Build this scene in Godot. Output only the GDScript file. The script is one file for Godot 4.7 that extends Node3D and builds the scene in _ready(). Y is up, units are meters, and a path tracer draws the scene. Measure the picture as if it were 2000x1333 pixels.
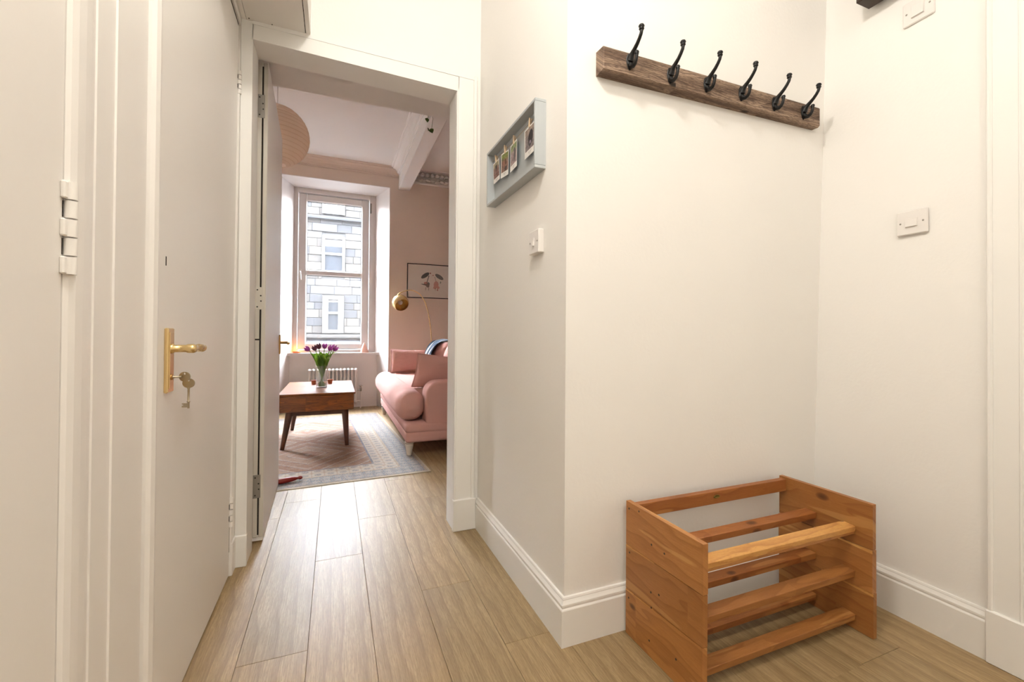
extends Node3D
# A white hall with a coat rack and a shoe rack; through the open door a pink living room. Metres, y up, camera at x = z = 0.

var used := {}
var M := {}

# ------------------------------------------------------------------ mesh builder
class MB:
	var st := SurfaceTool.new()
	var xf := Transform3D()
	var lu := 0              # axis along the grain
	var us := Vector2(1, 1)  # texture repeats per metre along and across
	var uo := Vector2.ZERO
	var flat := true
	func _init():
		st.begin(Mesh.PRIMITIVE_TRIANGLES)
	func uv(p: Vector3) -> Vector2:
		var a := p[lu]
		return Vector2(a * us.x + uo.x, (p.x + p.y + p.z - a) * us.y + uo.y)
	func vert(p: Vector3, t: Vector2) -> void:
		st.set_uv(t)
		st.add_vertex(xf * p)
	# a, b, c counter-clockwise from outside
	func tri(a: Vector3, b: Vector3, c: Vector3, ta = null, tb = null, tc = null) -> void:
		st.set_smooth_group(-1 if flat else 0)
		vert(a, uv(a) if ta == null else ta)
		vert(c, uv(c) if tc == null else tc)
		vert(b, uv(b) if tb == null else tb)
	func trio(a: Vector3, b: Vector3, c: Vector3, out: Vector3) -> void:
		if (b - a).cross(c - a).dot(out) < 0.0:
			tri(a, c, b)
		else:
			tri(a, b, c)
	func qd(a: Vector3, b: Vector3, c: Vector3, d: Vector3, out: Vector3) -> void:
		if ((c - a).cross(d - b)).dot(out) < 0.0:
			tri(a, d, c)
			tri(a, c, b)
		else:
			tri(a, b, c)
			tri(a, c, d)
	# a quad with the picture upright: corners bottom-left, bottom-right, top-right, top-left as seen from outside
	func print_quad(a: Vector3, b: Vector3, c: Vector3, d: Vector3) -> void:
		tri(a, b, c, Vector2(0, 1), Vector2(1, 1), Vector2(1, 0))
		tri(a, c, d, Vector2(0, 1), Vector2(1, 0), Vector2(0, 0))
	# chamfered box, lo to hi
	func box(lo: Vector3, hi: Vector3, b := 0.0) -> void:
		var c := (lo + hi) * 0.5
		var h := (hi - lo) * 0.5
		b = minf(b, minf(h.x, minf(h.y, h.z)) * 0.9)
		flat = true
		var V := func(i: int, s: Vector3) -> Vector3:
			var v := h - Vector3(b, b, b)
			v[i] = h[i]
			return c + v * s
		for i in 3:
			var j := (i + 1) % 3
			var k := (i + 2) % 3
			for si in [-1.0, 1.0]:
				var o := Vector3.ZERO
				o[i] = si
				var q := []
				for t in [[-1.0, -1.0], [1.0, -1.0], [1.0, 1.0], [-1.0, 1.0]]:
					var s := Vector3.ZERO
					s[i] = si
					s[j] = t[0]
					s[k] = t[1]
					q.append(V.call(i, s))
				qd(q[0], q[1], q[2], q[3], o)
				if b > 0.0:
					for sj in [-1.0, 1.0]:
						var s1 := Vector3.ZERO
						s1[i] = si
						s1[j] = sj
						s1[k] = -1.0
						var s2 := s1
						s2[k] = 1.0
						var o2 := o
						o2[j] = sj
						qd(V.call(i, s1), V.call(i, s2), V.call(j, s2), V.call(j, s1), o2)
		if b > 0.0:
			for x in [-1.0, 1.0]:
				for y in [-1.0, 1.0]:
					for z in [-1.0, 1.0]:
						var s := Vector3(x, y, z)
						trio(V.call(0, s), V.call(1, s), V.call(2, s), s)
	# eight corners: bottom ring then top ring, any matching order
	func hexa(p: Array) -> void:
		flat = true
		var c := Vector3.ZERO
		for v in p:
			c += v / 8.0
		for f in [[0, 1, 2, 3], [4, 5, 6, 7], [0, 1, 5, 4], [1, 2, 6, 5], [2, 3, 7, 6], [3, 0, 4, 7]]:
			var m: Vector3 = (p[f[0]] + p[f[1]] + p[f[2]] + p[f[3]]) * 0.25
			qd(p[f[0]], p[f[1]], p[f[2]], p[f[3]], m - c)
	# rings of equal length joined into a skin
	func loft(rings: Array, caps := true, closed := true, smooth := true) -> void:
		flat = not smooth
		var n: int = rings[0].size()
		var last := n if closed else n - 1
		var mid: int = (rings.size() - 1) / 2
		var best := -1.0
		for i in rings.size() - 1:
			var r: float = rings[i][0].distance_to(rings[i][n / 2]) + rings[i + 1][0].distance_to(rings[i + 1][n / 2])
			if r > best + 0.0001:
				best = r
				mid = i
		var cen := Vector3.ZERO
		for v in rings[mid]:
			cen += v
		for v in rings[mid + 1]:
			cen += v
		cen /= 2.0 * n
		var vol := 0.0
		for j in last:
			var a: Vector3 = rings[mid][j]
			var b: Vector3 = rings[mid][(j + 1) % n]
			var c: Vector3 = rings[mid + 1][(j + 1) % n]
			var d: Vector3 = rings[mid + 1][j]
			vol += (c - a).cross(d - b).dot((a + b + c + d) * 0.25 - cen)
		var flip := vol < 0.0
		var along := 0.0
		for i in rings.size() - 1:
			var step: float = rings[i][0].distance_to(rings[i + 1][0])
			for j in last:
				var k := (j + 1) % n
				var a: Vector3 = rings[i][j]
				var b: Vector3 = rings[i][k]
				var c: Vector3 = rings[i + 1][k]
				var d: Vector3 = rings[i + 1][j]
				var ta := Vector2(along * us.x, j * us.y / n) + uo
				var tb := Vector2(along * us.x, (j + 1.0) * us.y / n) + uo
				var td := Vector2((along + step) * us.x, j * us.y / n) + uo
				var tc := Vector2((along + step) * us.x, (j + 1.0) * us.y / n) + uo
				if flip:
					tri(a, c, b, ta, tc, tb)
					tri(a, d, c, ta, td, tc)
				else:
					tri(a, b, c, ta, tb, tc)
					tri(a, c, d, ta, tc, td)
			along += step
		if caps:
			for e in [0, rings.size() - 1]:
				var o := Vector3.ZERO
				for v in rings[e]:
					o += v / float(n)
				var inner := Vector3.ZERO
				var other: Array = rings[1 if e == 0 else e - 1]
				for v in other:
					inner += v / float(n)
				var outw := o - inner
				flat = true
				for j in n:
					var a: Vector3 = rings[e][j]
					var b: Vector3 = rings[e][(j + 1) % n]
					if outw.length() < 0.00001:
						outw = Vector3.UP
					trio(o, a, b, outw)
	func ring(c: Vector3, ax: Vector3, ay: Vector3, n: int) -> Array:
		var r := []
		for i in n:
			var t := TAU * i / n
			r.append(c + ax * cos(t) + ay * sin(t))
		return r
	# profile of (radius, height) turned round the y axis at c
	func lathe(c: Vector3, prof: Array, n := 24, caps := true) -> void:
		var rings := []
		for p in prof:
			rings.append(ring(c + Vector3(0, p.y, 0), Vector3(maxf(p.x, 0.0001), 0, 0), Vector3(0, 0, maxf(p.x, 0.0001)), n))
		loft(rings, caps)
	func tube(path: Array, rad, n := 10, squash := 1.0, up0 := Vector3.ZERO) -> void:
		var rings := []
		var side := Vector3.ZERO
		for i in path.size():
			var d: Vector3 = (path[mini(i + 1, path.size() - 1)] - path[maxi(i - 1, 0)]).normalized()
			if side == Vector3.ZERO:
				side = up0 if up0 != Vector3.ZERO else (Vector3.RIGHT if absf(d.x) < 0.8 else Vector3.UP)
			side = (side - d * d.dot(side)).normalized()
			var r: float = rad[i] if rad is Array else rad
			rings.append(ring(path[i], side * r, d.cross(side) * r * squash, n))
		loft(rings)
	# polygon (x, y) pushed along z from z0 to z1
	func prism(poly: PackedVector2Array, z0: float, z1: float, bevel := 0.0) -> void:
		flat = true
		var n := poly.size()
		var c := Vector2.ZERO
		for v in poly:
			c += v / float(n)
		var ccw := not Geometry2D.is_polygon_clockwise(poly)
		var inn := poly
		if bevel > 0.0:
			inn = PackedVector2Array()
			for i in n:
				var e1 := (poly[i] - poly[(i + n - 1) % n]).normalized()
				var e2 := (poly[(i + 1) % n] - poly[i]).normalized()
				var n1 := Vector2(e1.y, -e1.x) * (1.0 if ccw else -1.0)
				var n2 := Vector2(e2.y, -e2.x) * (1.0 if ccw else -1.0)
				inn.append(poly[i] - (n1 + n2) / maxf(0.3, 1.0 + n1.dot(n2)) * bevel)
		var s := signf(z1 - z0)
		var levels := [[inn, z0], [poly, z0 + bevel * s], [poly, z1 - bevel * s], [inn, z1]] if bevel > 0.0 else [[poly, z0], [poly, z1]]
		for l in levels.size() - 1:
			for i in n:
				var k := (i + 1) % n
				var a: Vector2 = levels[l][0][i]
				var b: Vector2 = levels[l][0][k]
				var a2: Vector2 = levels[l + 1][0][i]
				var b2: Vector2 = levels[l + 1][0][k]
				var e := b - a
				var o := Vector3(e.y, -e.x, 0) * (1.0 if ccw else -1.0)
				qd(Vector3(a.x, a.y, levels[l][1]), Vector3(b.x, b.y, levels[l][1]), Vector3(b2.x, b2.y, levels[l + 1][1]), Vector3(a2.x, a2.y, levels[l + 1][1]), o)
		var idx := Geometry2D.triangulate_polygon(inn)
		for t in range(0, idx.size(), 3):
			var a := inn[idx[t]]
			var b := inn[idx[t + 1]]
			var d := inn[idx[t + 2]]
			trio(Vector3(a.x, a.y, z0), Vector3(b.x, b.y, z0), Vector3(d.x, d.y, z0), Vector3(0, 0, -s))
			trio(Vector3(a.x, a.y, z1), Vector3(b.x, b.y, z1), Vector3(d.x, d.y, z1), Vector3(0, 0, s))
	# rounded box with a subdivided skin, each point moved by warp
	func soft(c: Vector3, h: Vector3, r: float, n: int, warp = null) -> void:
		flat = false
		for i in 3:
			var j := (i + 1) % 3
			var k := (i + 2) % 3
			for s in [-1.0, 1.0]:
				var g := []
				for a in n + 1:
					var row := []
					for b in n + 1:
						var p := Vector3.ZERO
						p[i] = h[i] * s
						p[j] = h[j] * sin((2.0 * a / n - 1.0) * PI / 2.0)
						p[k] = h[k] * sin((2.0 * b / n - 1.0) * PI / 2.0)
						var q := p.clamp(-h + Vector3(r, r, r), h - Vector3(r, r, r))
						var d := p - q
						p = q + (d.normalized() * r if d.length() > 0.00001 else Vector3.ZERO)
						if warp != null:
							p = warp.call(p)
						row.append(c + p)
					g.append(row)
				for a in n:
					for b in n:
						if s > 0.0:
							tri(g[a][b], g[a + 1][b], g[a + 1][b + 1])
							tri(g[a][b], g[a + 1][b + 1], g[a][b + 1])
						else:
							tri(g[a][b], g[a + 1][b + 1], g[a + 1][b])
							tri(g[a][b], g[a][b + 1], g[a + 1][b + 1])
	# polygon (x, y) cushioned along z: rounded rims
	func bun(poly: PackedVector2Array, z0: float, z1: float, r: float) -> void:
		var rings := []
		var n := poly.size()
		var ccw := not Geometry2D.is_polygon_clockwise(poly)
		var nor := []
		for i in n:
			var e1 := (poly[i] - poly[(i + n - 1) % n]).normalized()
			var e2 := (poly[(i + 1) % n] - poly[i]).normalized()
			nor.append((Vector2(e1.y, -e1.x) + Vector2(e2.y, -e2.x)).normalized() * (1.0 if ccw else -1.0))
		for st8 in 14:
			var t: float = st8 / 6.0 if st8 < 7 else (13 - st8) / 6.0
			var inset := r * (1.0 - sin(t * PI / 2.0))
			var zz := r * (1.0 - cos(t * PI / 2.0))
			var z := z0 + zz * signf(z1 - z0) if st8 < 7 else z1 - zz * signf(z1 - z0)
			var ringp := []
			for i in n:
				var p: Vector2 = poly[i] - nor[i] * inset
				ringp.append(Vector3(p.x, p.y, z))
			rings.append(ringp)
		loft(rings)
	# profile (d outwards, y) swept along points (x, z) with mitred corners; side picks which side d grows to
	func sweep(prof: PackedVector2Array, path: PackedVector2Array, side := 1.0) -> void:
		var rings := []
		for i in path.size():
			var d0 := (path[i] - path[maxi(i - 1, 0)]).normalized()
			var d1 := (path[mini(i + 1, path.size() - 1)] - path[i]).normalized()
			if i == 0:
				d0 = d1
			if i == path.size() - 1:
				d1 = d0
			var n0 := Vector2(-d0.y, d0.x) * side
			var n1 := Vector2(-d1.y, d1.x) * side
			var m := (n0 + n1) / (1.0 + n0.dot(n1))
			var r := []
			for p in prof:
				r.append(Vector3(path[i].x + m.x * p.x, p.y, path[i].y + m.y * p.x))
			rings.append(r)
		loft(rings, true, true, false)
	func mesh() -> ArrayMesh:
		st.generate_normals()
		return st.commit()

# ------------------------------------------------------------------ nodes
func numbered(n: String) -> String:
	if not used.has(n):
		used[n] = 0
		return n
	used[n] += 1
	return "%s_%03d" % [n, used[n]]

func put(n: String, mb, mat: Material, parent: Node = null) -> MeshInstance3D:
	var o := MeshInstance3D.new()
	o.mesh = mb.mesh() if mb is MB else mb
	o.material_override = mat
	o.cast_shadow = GeometryInstance3D.SHADOW_CASTING_SETTING_ON
	if parent == null:
		o.name = numbered(n)
		add_child(o)
	else:
		var k := 0
		var nn := n
		while parent.has_node(NodePath(nn)):
			k += 1
			nn = "%s_%03d" % [n, k]
		o.name = nn
		parent.add_child(o)
	return o

func thing(n: String, label: String, category: String, at := Vector3.ZERO, group := "") -> Node3D:
	var o := Node3D.new()
	o.name = numbered(n)
	o.position = at
	add_child(o)
	return tag(o, label, category, group)

func tag(o: Node3D, label: String, category: String, group := "") -> Node3D:
	o.set_meta("label", label)
	o.set_meta("category", category)
	if group != "":
		o.set_meta("group", group)
	return o

func struct(n: String, mb, mat: Material, label := "", category := "") -> MeshInstance3D:
	var o := put(n, mb, mat)
	o.set_meta("kind", "structure")
	if label != "":
		tag(o, label, category)
	return o

func copy_of(o: Node3D, label: String, at: Vector3) -> Node3D:
	var c: Node3D = o.duplicate()
	var stem := String(o.name)
	c.name = numbered(stem)
	add_child(c)
	c.position = at
	c.set_meta("label", label)
	return c

func V(x: float, y: float, z: float) -> Vector3:
	return Vector3(x, y, z)

func pv(a: Array) -> PackedVector2Array:
	var r := PackedVector2Array()
	for i in range(0, a.size(), 2):
		r.append(Vector2(a[i], a[i + 1]))
	return r

# ------------------------------------------------------------------ materials
func mat(n: String, c: Color, rough := 0.6, metal := 0.0) -> StandardMaterial3D:
	var m := StandardMaterial3D.new()
	m.resource_name = n
	m.albedo_color = c
	m.roughness = rough
	m.metallic = metal
	M[n] = m
	return m

func noise_normal(m: StandardMaterial3D, freq: float, scale: float, strength: float, oct := 3) -> void:
	var f := FastNoiseLite.new()
	f.seed = 11
	f.frequency = freq
	f.fractal_octaves = oct
	var t := NoiseTexture2D.new()
	t.width = 512
	t.height = 512
	t.seamless = true
	t.as_normal_map = true
	t.bump_strength = strength
	t.noise = f
	m.normal_enabled = true
	m.normal_texture = t
	m.uv1_triplanar = true
	m.uv1_world_triplanar = true
	m.uv1_scale = Vector3.ONE * scale

func mixc(a: Color, b: Color, t: float) -> Color:
	return a.lerp(b, clampf(t, 0.0, 1.0))

# timber: grain along x. Returns [colour texture, relief texture]
func timber(w: int, h: int, sd: int, pal: Array, rings: float, warp: float, streak: float, pores: float, knots: int, sap := 0.0, wave := 0.75, fibre := 0.42) -> Array:
	var n1 := FastNoiseLite.new()
	n1.seed = sd
	n1.frequency = 1.0
	n1.fractal_octaves = 3
	var n2 := FastNoiseLite.new()
	n2.seed = sd + 5
	n2.frequency = 1.0
	n2.fractal_octaves = 2
	var rng := RandomNumberGenerator.new()
	rng.seed = sd
	var kn := []
	for i in knots:
		kn.append([rng.randf(), rng.randf(), rng.randf_range(0.007, 0.018)])
	var col := PackedByteArray()
	col.resize(w * h * 3)
	var rel := PackedByteArray()
	rel.resize(w * h)
	var asp := float(h) / w
	for y in h:
		var v := float(y) / h
		for x in w:
			var u := float(x) / w
			var dv := 0.0
			var dark := 0.0
			for k in kn:
				var du: float = (u - k[0]) * 0.55
				var dy: float = (v - k[1]) * asp
				var q: float = du * du * 0.35 + dy * dy
				var rr: float = k[2]
				if q < rr * rr * 30.0:
					var e := exp(-q / (rr * rr * 3.0))
					dv += e * signf(dy) * rr * 2.5
					var dd := sqrt((du * du * 1.2 + dy * dy)) / rr
					if dd < 1.0:
						dark = maxf(dark, 1.0 - dd * dd)
			var a := n1.get_noise_2d(u * 1.6, (v + dv) * 5.0)
			var g := (v + dv) * rings + a * warp
			var f := g - floorf(g)
			var late := f * f * f * (1.0 if f < 0.93 else (1.0 - f) / 0.07)
			var s := n2.get_noise_2d(u * 9.0, v * 150.0)
			var p := n2.get_noise_2d(u * 34.0 + 50.0, v * 420.0)
			var tone := 0.5 + a * wave * streak + s * fibre * streak
			var c: Color = mixc(pal[0], pal[1], tone)
			c = mixc(c, pal[2], late * 0.62)
			var po := clampf((p - 0.12) * 3.0, 0.0, 1.0) * pores
			c = mixc(c, pal[2], po * 0.6)
			if sap > 0.0:
				var sm := n1.get_noise_2d(u * 1.1 + 20.0, v * 7.0 + 3.0)
				c = mixc(c, pal[3], clampf((sm - 0.33) * 14.0, 0.0, 1.0) * sap)
			c = mixc(c, pal[2].darkened(0.35), dark * 0.9)
			var i := (y * w + x) * 3
			col[i] = int(clampf(c.r, 0, 1) * 255.0)
			col[i + 1] = int(clampf(c.g, 0, 1) * 255.0)
			col[i + 2] = int(clampf(c.b, 0, 1) * 255.0)
			rel[y * w + x] = int(clampf(0.75 - po * 0.5 - late * 0.3 + s * 0.35, 0, 1) * 255.0)
	return [ImageTexture.create_from_image(Image.create_from_data(w, h, false, Image.FORMAT_RGB8, col)), ImageTexture.create_from_image(Image.create_from_data(w, h, false, Image.FORMAT_L8, rel))]

func wood_mat(n: String, tex: Array, rough: float, relief: float) -> StandardMaterial3D:
	var m := mat(n, Color.WHITE, rough)
	m.albedo_texture = tex[0]
	if relief > 0.0:
		m.heightmap_enabled = true
		m.heightmap_texture = tex[1]
		m.heightmap_scale = relief
	return m

func rug_texture() -> ImageTexture:
	var w := 640
	var h := 1024
	var im := Image.create(w, h, false, Image.FORMAT_RGB8)
	var n := FastNoiseLite.new()
	n.seed = 3
	n.frequency = 0.03
	var n2 := FastNoiseLite.new()
	n2.seed = 9
	n2.frequency = 0.16
	var cream := Color(0.78, 0.73, 0.67)
	var blue := Color(0.47, 0.50, 0.54)
	var rust := Color(0.64, 0.475, 0.375)
	var dark := Color(0.50, 0.49, 0.52)
	var sand := Color(0.78, 0.68, 0.56)
	for y in h:
		var sy := y * 2.58 / h
		for x in w:
			var sx := x * 1.61 / w
			var e := minf(minf(sx, 1.61 - sx), minf(sy, 2.58 - sy))
			var along := sx if minf(sy, 2.58 - sy) < minf(sx, 1.61 - sx) else sy
			var c := cream
			if e < 0.014:
				c = Color(0.83, 0.77, 0.68)
			elif e < 0.19:
				var bl := n2.get_noise_2d(x * 1.1, y * 1.1)
				c = mixc(blue, cream, 0.35 + bl * 1.5)
				var q := sin(along * 46.0) * sin((e - 0.035) * 44.0)
				if absf(q) > 0.62:
					c = mixc(cream, blue, 0.15 + absf(bl))
				if absf(q) < 0.10:
					c = mixc(c, dark, 0.45)
				if n2.get_noise_2d(x * 0.9 + 300.0, y * 0.9) > 0.34:
					c = mixc(rust, cream, 0.4)
				if e < 0.03 or e > 0.178:
					c = mixc(sand, dark, 0.25 + bl)
			elif e < 0.36:
				c = mixc(cream, sand, 0.25)
				var q := sin(along * 38.0) * sin((e - 0.19) * 37.0)
				if absf(q) > 0.62:
					c = mixc(mixc(blue, rust, 0.3), cream, 0.45 + n2.get_noise_2d(x * 1.3, y * 1.3))
				if absf(q) < 0.07:
					c = mixc(rust, cream, 0.5)
				if e > 0.345:
					c = dark
			else:
				var px := absf(sx - 0.805)
				var pyy := fposmod(sy - 0.36, 0.93) - 0.465
				var dm := px / 0.44 + absf(pyy) / 0.465
				var band := dm * 3.4
				var k := int(floorf(band)) % 3
				var mo := n2.get_noise_2d(x * 0.8 + 70.0, y * 1.4)
				c = mixc([rust, mixc(rust, sand, 0.4), mixc(rust, sand, 0.15)][k], dark, maxf(0.0, mo))
				var fr := band - floorf(band)
				if fr < 0.17:
					c = mixc(c, cream, 0.55 + mo * 1.4)
				elif fr < 0.26:
					c = mixc(rust, dark, 0.5 + mo)
			var wear := n.get_noise_2d(x, y) * 0.6 + n2.get_noise_2d(x, y) * 0.5
			c = mixc(c, cream, 0.16 + wear * 0.6)
			c = c.darkened(0.10 * absf(n2.get_noise_2d(x * 3.0, y * 3.0)))
			im.set_pixel(x, y, c)
	return ImageTexture.create_from_image(im)

func blob(im: Image, cx: float, cy: float, rx: float, ry: float, ang: float, c: Color) -> void:
	var w := im.get_width()
	var h := im.get_height()
	for y in h:
		for x in w:
			var d := Vector2(x - cx, y - cy).rotated(-ang)
			if (d.x / rx) ** 2 + (d.y / ry) ** 2 < 1.0:
				im.set_pixel(x, y, c)

func picture_texture() -> ImageTexture:
	var im := Image.create(264, 186, false, Image.FORMAT_RGB8)
	im.fill(Color(0.97, 0.925, 0.875))
	var ink := Color(0.09, 0.08, 0.08)
	var rose := Color(0.80, 0.52, 0.45)
	var red := Color(0.62, 0.24, 0.16)
	blob(im, 97, 60, 27, 11, -0.62, ink)
	blob(im, 178, 64, 27, 11, 0.55, ink)
	blob(im, 126, 46, 5, 4, 0, red)
	blob(im, 142, 57, 4, 3, 0, red)
	for i in 12:
		blob(im, 118.0 - i * 1.2, 62.0 + i * 4.0, 2.2, 3, 0.3, ink)
		blob(im, 152.0 + i * 0.9, 66.0 + i * 3.0, 1.2, 2, -0.2, Color(0.45, 0.33, 0.28))
	blob(im, 104, 108, 14, 11, 0.4, red)
	blob(im, 112, 116, 10, 12, 0, Color(0.40, 0.20, 0.14))
	blob(im, 90, 112, 16, 2.5, 0.2, ink)
	blob(im, 98, 102, 7, 6, 0, rose)
	blob(im, 118, 104, 8, 4, 0.9, Color(0.22, 0.30, 0.26))
	blob(im, 160, 110, 14, 20, 0.08, rose)
	blob(im, 152, 128, 9, 7, 0.4, rose)
	blob(im, 172, 126, 8, 8, -0.4, rose)
	blob(im, 168, 140, 5, 6, 0, rose)
	for s in [100, 118, 156, 168]:
		blob(im, s, 136, 1.3, 10, 0.05, Color(0.5, 0.36, 0.3))
	blob(im, 186, 96, 3, 7, 0.2, Color(0.45, 0.5, 0.42))
	return ImageTexture.create_from_image(im)

func snapshot_texture(k: int) -> ImageTexture:
	var im := Image.create(72, 104, false, Image.FORMAT_RGB8)
	im.fill(Color(0.93, 0.92, 0.90))
	var n := FastNoiseLite.new()
	n.seed = 20 + k
	n.frequency = 0.06
	var tops := [Color(0.66, 0.62, 0.50), Color(0.46, 0.52, 0.22), Color(0.52, 0.60, 0.36), Color(0.62, 0.55, 0.50)]
	var lows := [Color(0.52, 0.38, 0.34), Color(0.50, 0.36, 0.30), Color(0.56, 0.46, 0.46), Color(0.50, 0.46, 0.46)]
	for y in range(5, 82):
		for x in range(5, 67):
			var t := (y - 5) / 76.0
			var c: Color = mixc(tops[k], lows[k], (t - 0.22) * 5.0)
			c = mixc(c, Color(0.22, 0.18, 0.18), n.get_noise_2d(x, y) * 1.1)
			c = mixc(c, Color(0.86, 0.80, 0.76), -n.get_noise_2d(x + 90, y) * 0.7)
			im.set_pixel(x, y, c)
	var dk := Color(0.14, 0.11, 0.13)
	if k == 0:
		blob(im, 34, 28, 8, 11, 0, Color(0.10, 0.07, 0.06))
	elif k == 1:
		blob(im, 44, 42, 7, 13, 0, Color(0.36, 0.22, 0.16))
		blob(im, 46, 70, 10, 9, 0, dk)
		blob(im, 28, 46, 8, 13, 0, Color(0.58, 0.40, 0.34))
	elif k == 2:
		blob(im, 46, 50, 8, 24, 0.15, dk)
		blob(im, 44, 28, 6, 8, 0, Color(0.20, 0.17, 0.24))
	else:
		blob(im, 42, 44, 16, 28, 0.2, Color(0.13, 0.12, 0.13))
		blob(im, 40, 58, 6, 6, 0, Color(0.55, 0.50, 0.58))
	for i in 3:
		for x in range(24 + i * 3, 50 - i * 5):
			if (x * 7 + i * 5 + k) % 5 != 0:
				im.set_pixel(x, 89 + i * 4 - (x % 2), Color(0.45, 0.44, 0.44))
	return ImageTexture.create_from_image(im)

func throw_texture() -> ImageTexture:
	var im := Image.create(128, 64, false, Image.FORMAT_RGB8)
	var cs := [Color(0.13, 0.15, 0.20), Color(0.55, 0.60, 0.66), Color(0.20, 0.26, 0.34), Color(0.80, 0.80, 0.80), Color(0.13, 0.15, 0.20), Color(0.34, 0.42, 0.52)]
	for y in 64:
		for x in 128:
			var c: Color = cs[(y / 5) % 6]
			if (x + y) % 4 == 0:
				c = c.lightened(0.12)
			im.set_pixel(x, y, c)
	return ImageTexture.create_from_image(im)

func make_materials() -> void:
	noise_normal(mat("wall_paint", Color(0.958, 0.945, 0.925), 0.6), 0.05, 2.2, 0.25)
	noise_normal(mat("gloss_paint", Color(0.95, 0.93, 0.905), 0.36), 0.03, 1.6, 0.2)
	mat("trim_paint", Color(0.955, 0.945, 0.925), 0.36)
	mat("old_paint", Color(0.84, 0.81, 0.76), 0.5)
	mat("ceiling_paint", Color(0.92, 0.91, 0.89), 0.8)
	mat("pink_plaster", Color(0.91, 0.84, 0.785), 0.75)
	mat("white_plaster", Color(0.94, 0.92, 0.905), 0.75)
	mat("gap", Color(0.16, 0.12, 0.09), 0.9)
	mat("white_plastic", Color(0.92, 0.90, 0.88), 0.28)
	mat("brass", Color(0.89, 0.785, 0.57), 0.27, 0.9)
	mat("old_brass", Color(0.74, 0.58, 0.36), 0.38, 1.0)
	mat("steel", Color(0.70, 0.655, 0.57), 0.36, 0.8)
	mat("dull_steel", Color(0.62, 0.60, 0.57), 0.5, 0.7)
	mat("chrome", Color(0.8, 0.8, 0.82), 0.12, 1.0)
	mat("screw_head", Color(0.22, 0.20, 0.18), 0.5, 0.6)
	mat("iron", Color(0.035, 0.03, 0.028), 0.42, 0.25)
	mat("grey_frame", Color(0.71, 0.725, 0.73), 0.5)
	mat("string", Color(0.72, 0.62, 0.48), 0.9)
	mat("peg_wood", Color(0.86, 0.76, 0.64), 0.7)
	noise_normal(mat("sofa_cloth", Color(0.815, 0.62, 0.575), 0.9), 0.35, 9.0, 1.5)
	M.sofa_cloth.rim_enabled = true
	M.sofa_cloth.rim = 0.25
	M.sofa_cloth.rim_tint = 0.6
	mat("white_leg", Color(0.88, 0.84, 0.78), 0.4)
	mat("paper", Color(0.98, 0.93, 0.88), 0.8)
	M.paper.backlight_enabled = true
	M.paper.backlight = Color(1.0, 0.93, 0.86)
	mat("radiator_white", Color(0.90, 0.88, 0.86), 0.35)
	mat("window_white", Color(0.93, 0.91, 0.90), 0.35)
	var g := mat("glass", Color(1, 1, 1, 0.06), 0.0)
	g.transparency = BaseMaterial3D.TRANSPARENCY_ALPHA
	var g2 := mat("vase_glass", Color(0.95, 1, 0.98, 0.10), 0.02)
	g2.transparency = BaseMaterial3D.TRANSPARENCY_ALPHA
	var wt := mat("water", Color(0.93, 0.98, 0.96, 0.0), 0.0)
	wt.refraction_enabled = true
	wt.refraction_scale = 0.033
	mat("tulip_purple", Color(0.44, 0.17, 0.36), 0.5)
	M.tulip_purple.backlight_enabled = true
	M.tulip_purple.backlight = Color(0.5, 0.2, 0.45)
	mat("tulip_dark", Color(0.40, 0.17, 0.26), 0.5)
	mat("leaf_green", Color(0.33, 0.43, 0.15), 0.45)
	M.leaf_green.backlight_enabled = true
	M.leaf_green.backlight = Color(0.4, 0.55, 0.15)
	mat("vine_green", Color(0.30, 0.37, 0.12), 0.5)
	mat("terracotta", Color(0.66, 0.36, 0.25), 0.6)
	mat("toy_red", Color(0.50, 0.105, 0.06), 0.32)
	mat("salt", Color(0.90, 0.70, 0.62), 0.5)
	mat("amber", Color(0.86, 0.45, 0.2), 0.3)
	mat("black_frame", Color(0.10, 0.075, 0.06), 0.4)
	mat("dark_wood", Color(0.20, 0.135, 0.095), 0.5)
	var fl := mat("flame", Color(1, 0.75, 0.4), 0.6)
	fl.emission_enabled = true
	fl.emission = Color(1, 0.62, 0.25)
	fl.emission_energy_multiplier = 2.0
	var op := mat("opal", Color(0.95, 0.95, 0.93), 0.4)
	op.emission_enabled = true
	op.emission = Color(1, 0.98, 0.94)
	op.emission_energy_multiplier = 1.6
	for k in 5:
		var sk := mat("stone_%d" % k, [Color(0.172, 0.167, 0.162), Color(0.196, 0.190, 0.182), Color(0.150, 0.152, 0.158), Color(0.212, 0.203, 0.192), Color(0.182, 0.182, 0.187)][k], 1.0)
		sk.metallic_specular = 0.0
	mat("mortar", Color(0.19, 0.19, 0.19), 1.0).metallic_specular = 0.0
	mat("lead", Color(0.155, 0.16, 0.17), 1.0).metallic_specular = 0.0
	mat("far_glass", Color(0.125, 0.135, 0.15), 0.9).metallic_specular = 0.1
	mat("far_white", Color(0.34, 0.34, 0.34), 1.0).metallic_specular = 0.0
	mat("asphalt", Color(0.26, 0.26, 0.26), 0.95)
	var oak := timber(1024, 1024, 41, [Color(0.595, 0.500, 0.350), Color(0.71, 0.612, 0.455), Color(0.50, 0.405, 0.275)], 15.0, 0.6, 1.0, 0.75, 0, 0.0, 0.42, 0.75)
	wood_mat("oak", oak, 0.45, 0.02)
	M.oak.clearcoat_enabled = true
	M.oak.clearcoat = 0.12
	M.oak.clearcoat_roughness = 0.44
	M.oak.metallic_specular = 0.5
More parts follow.
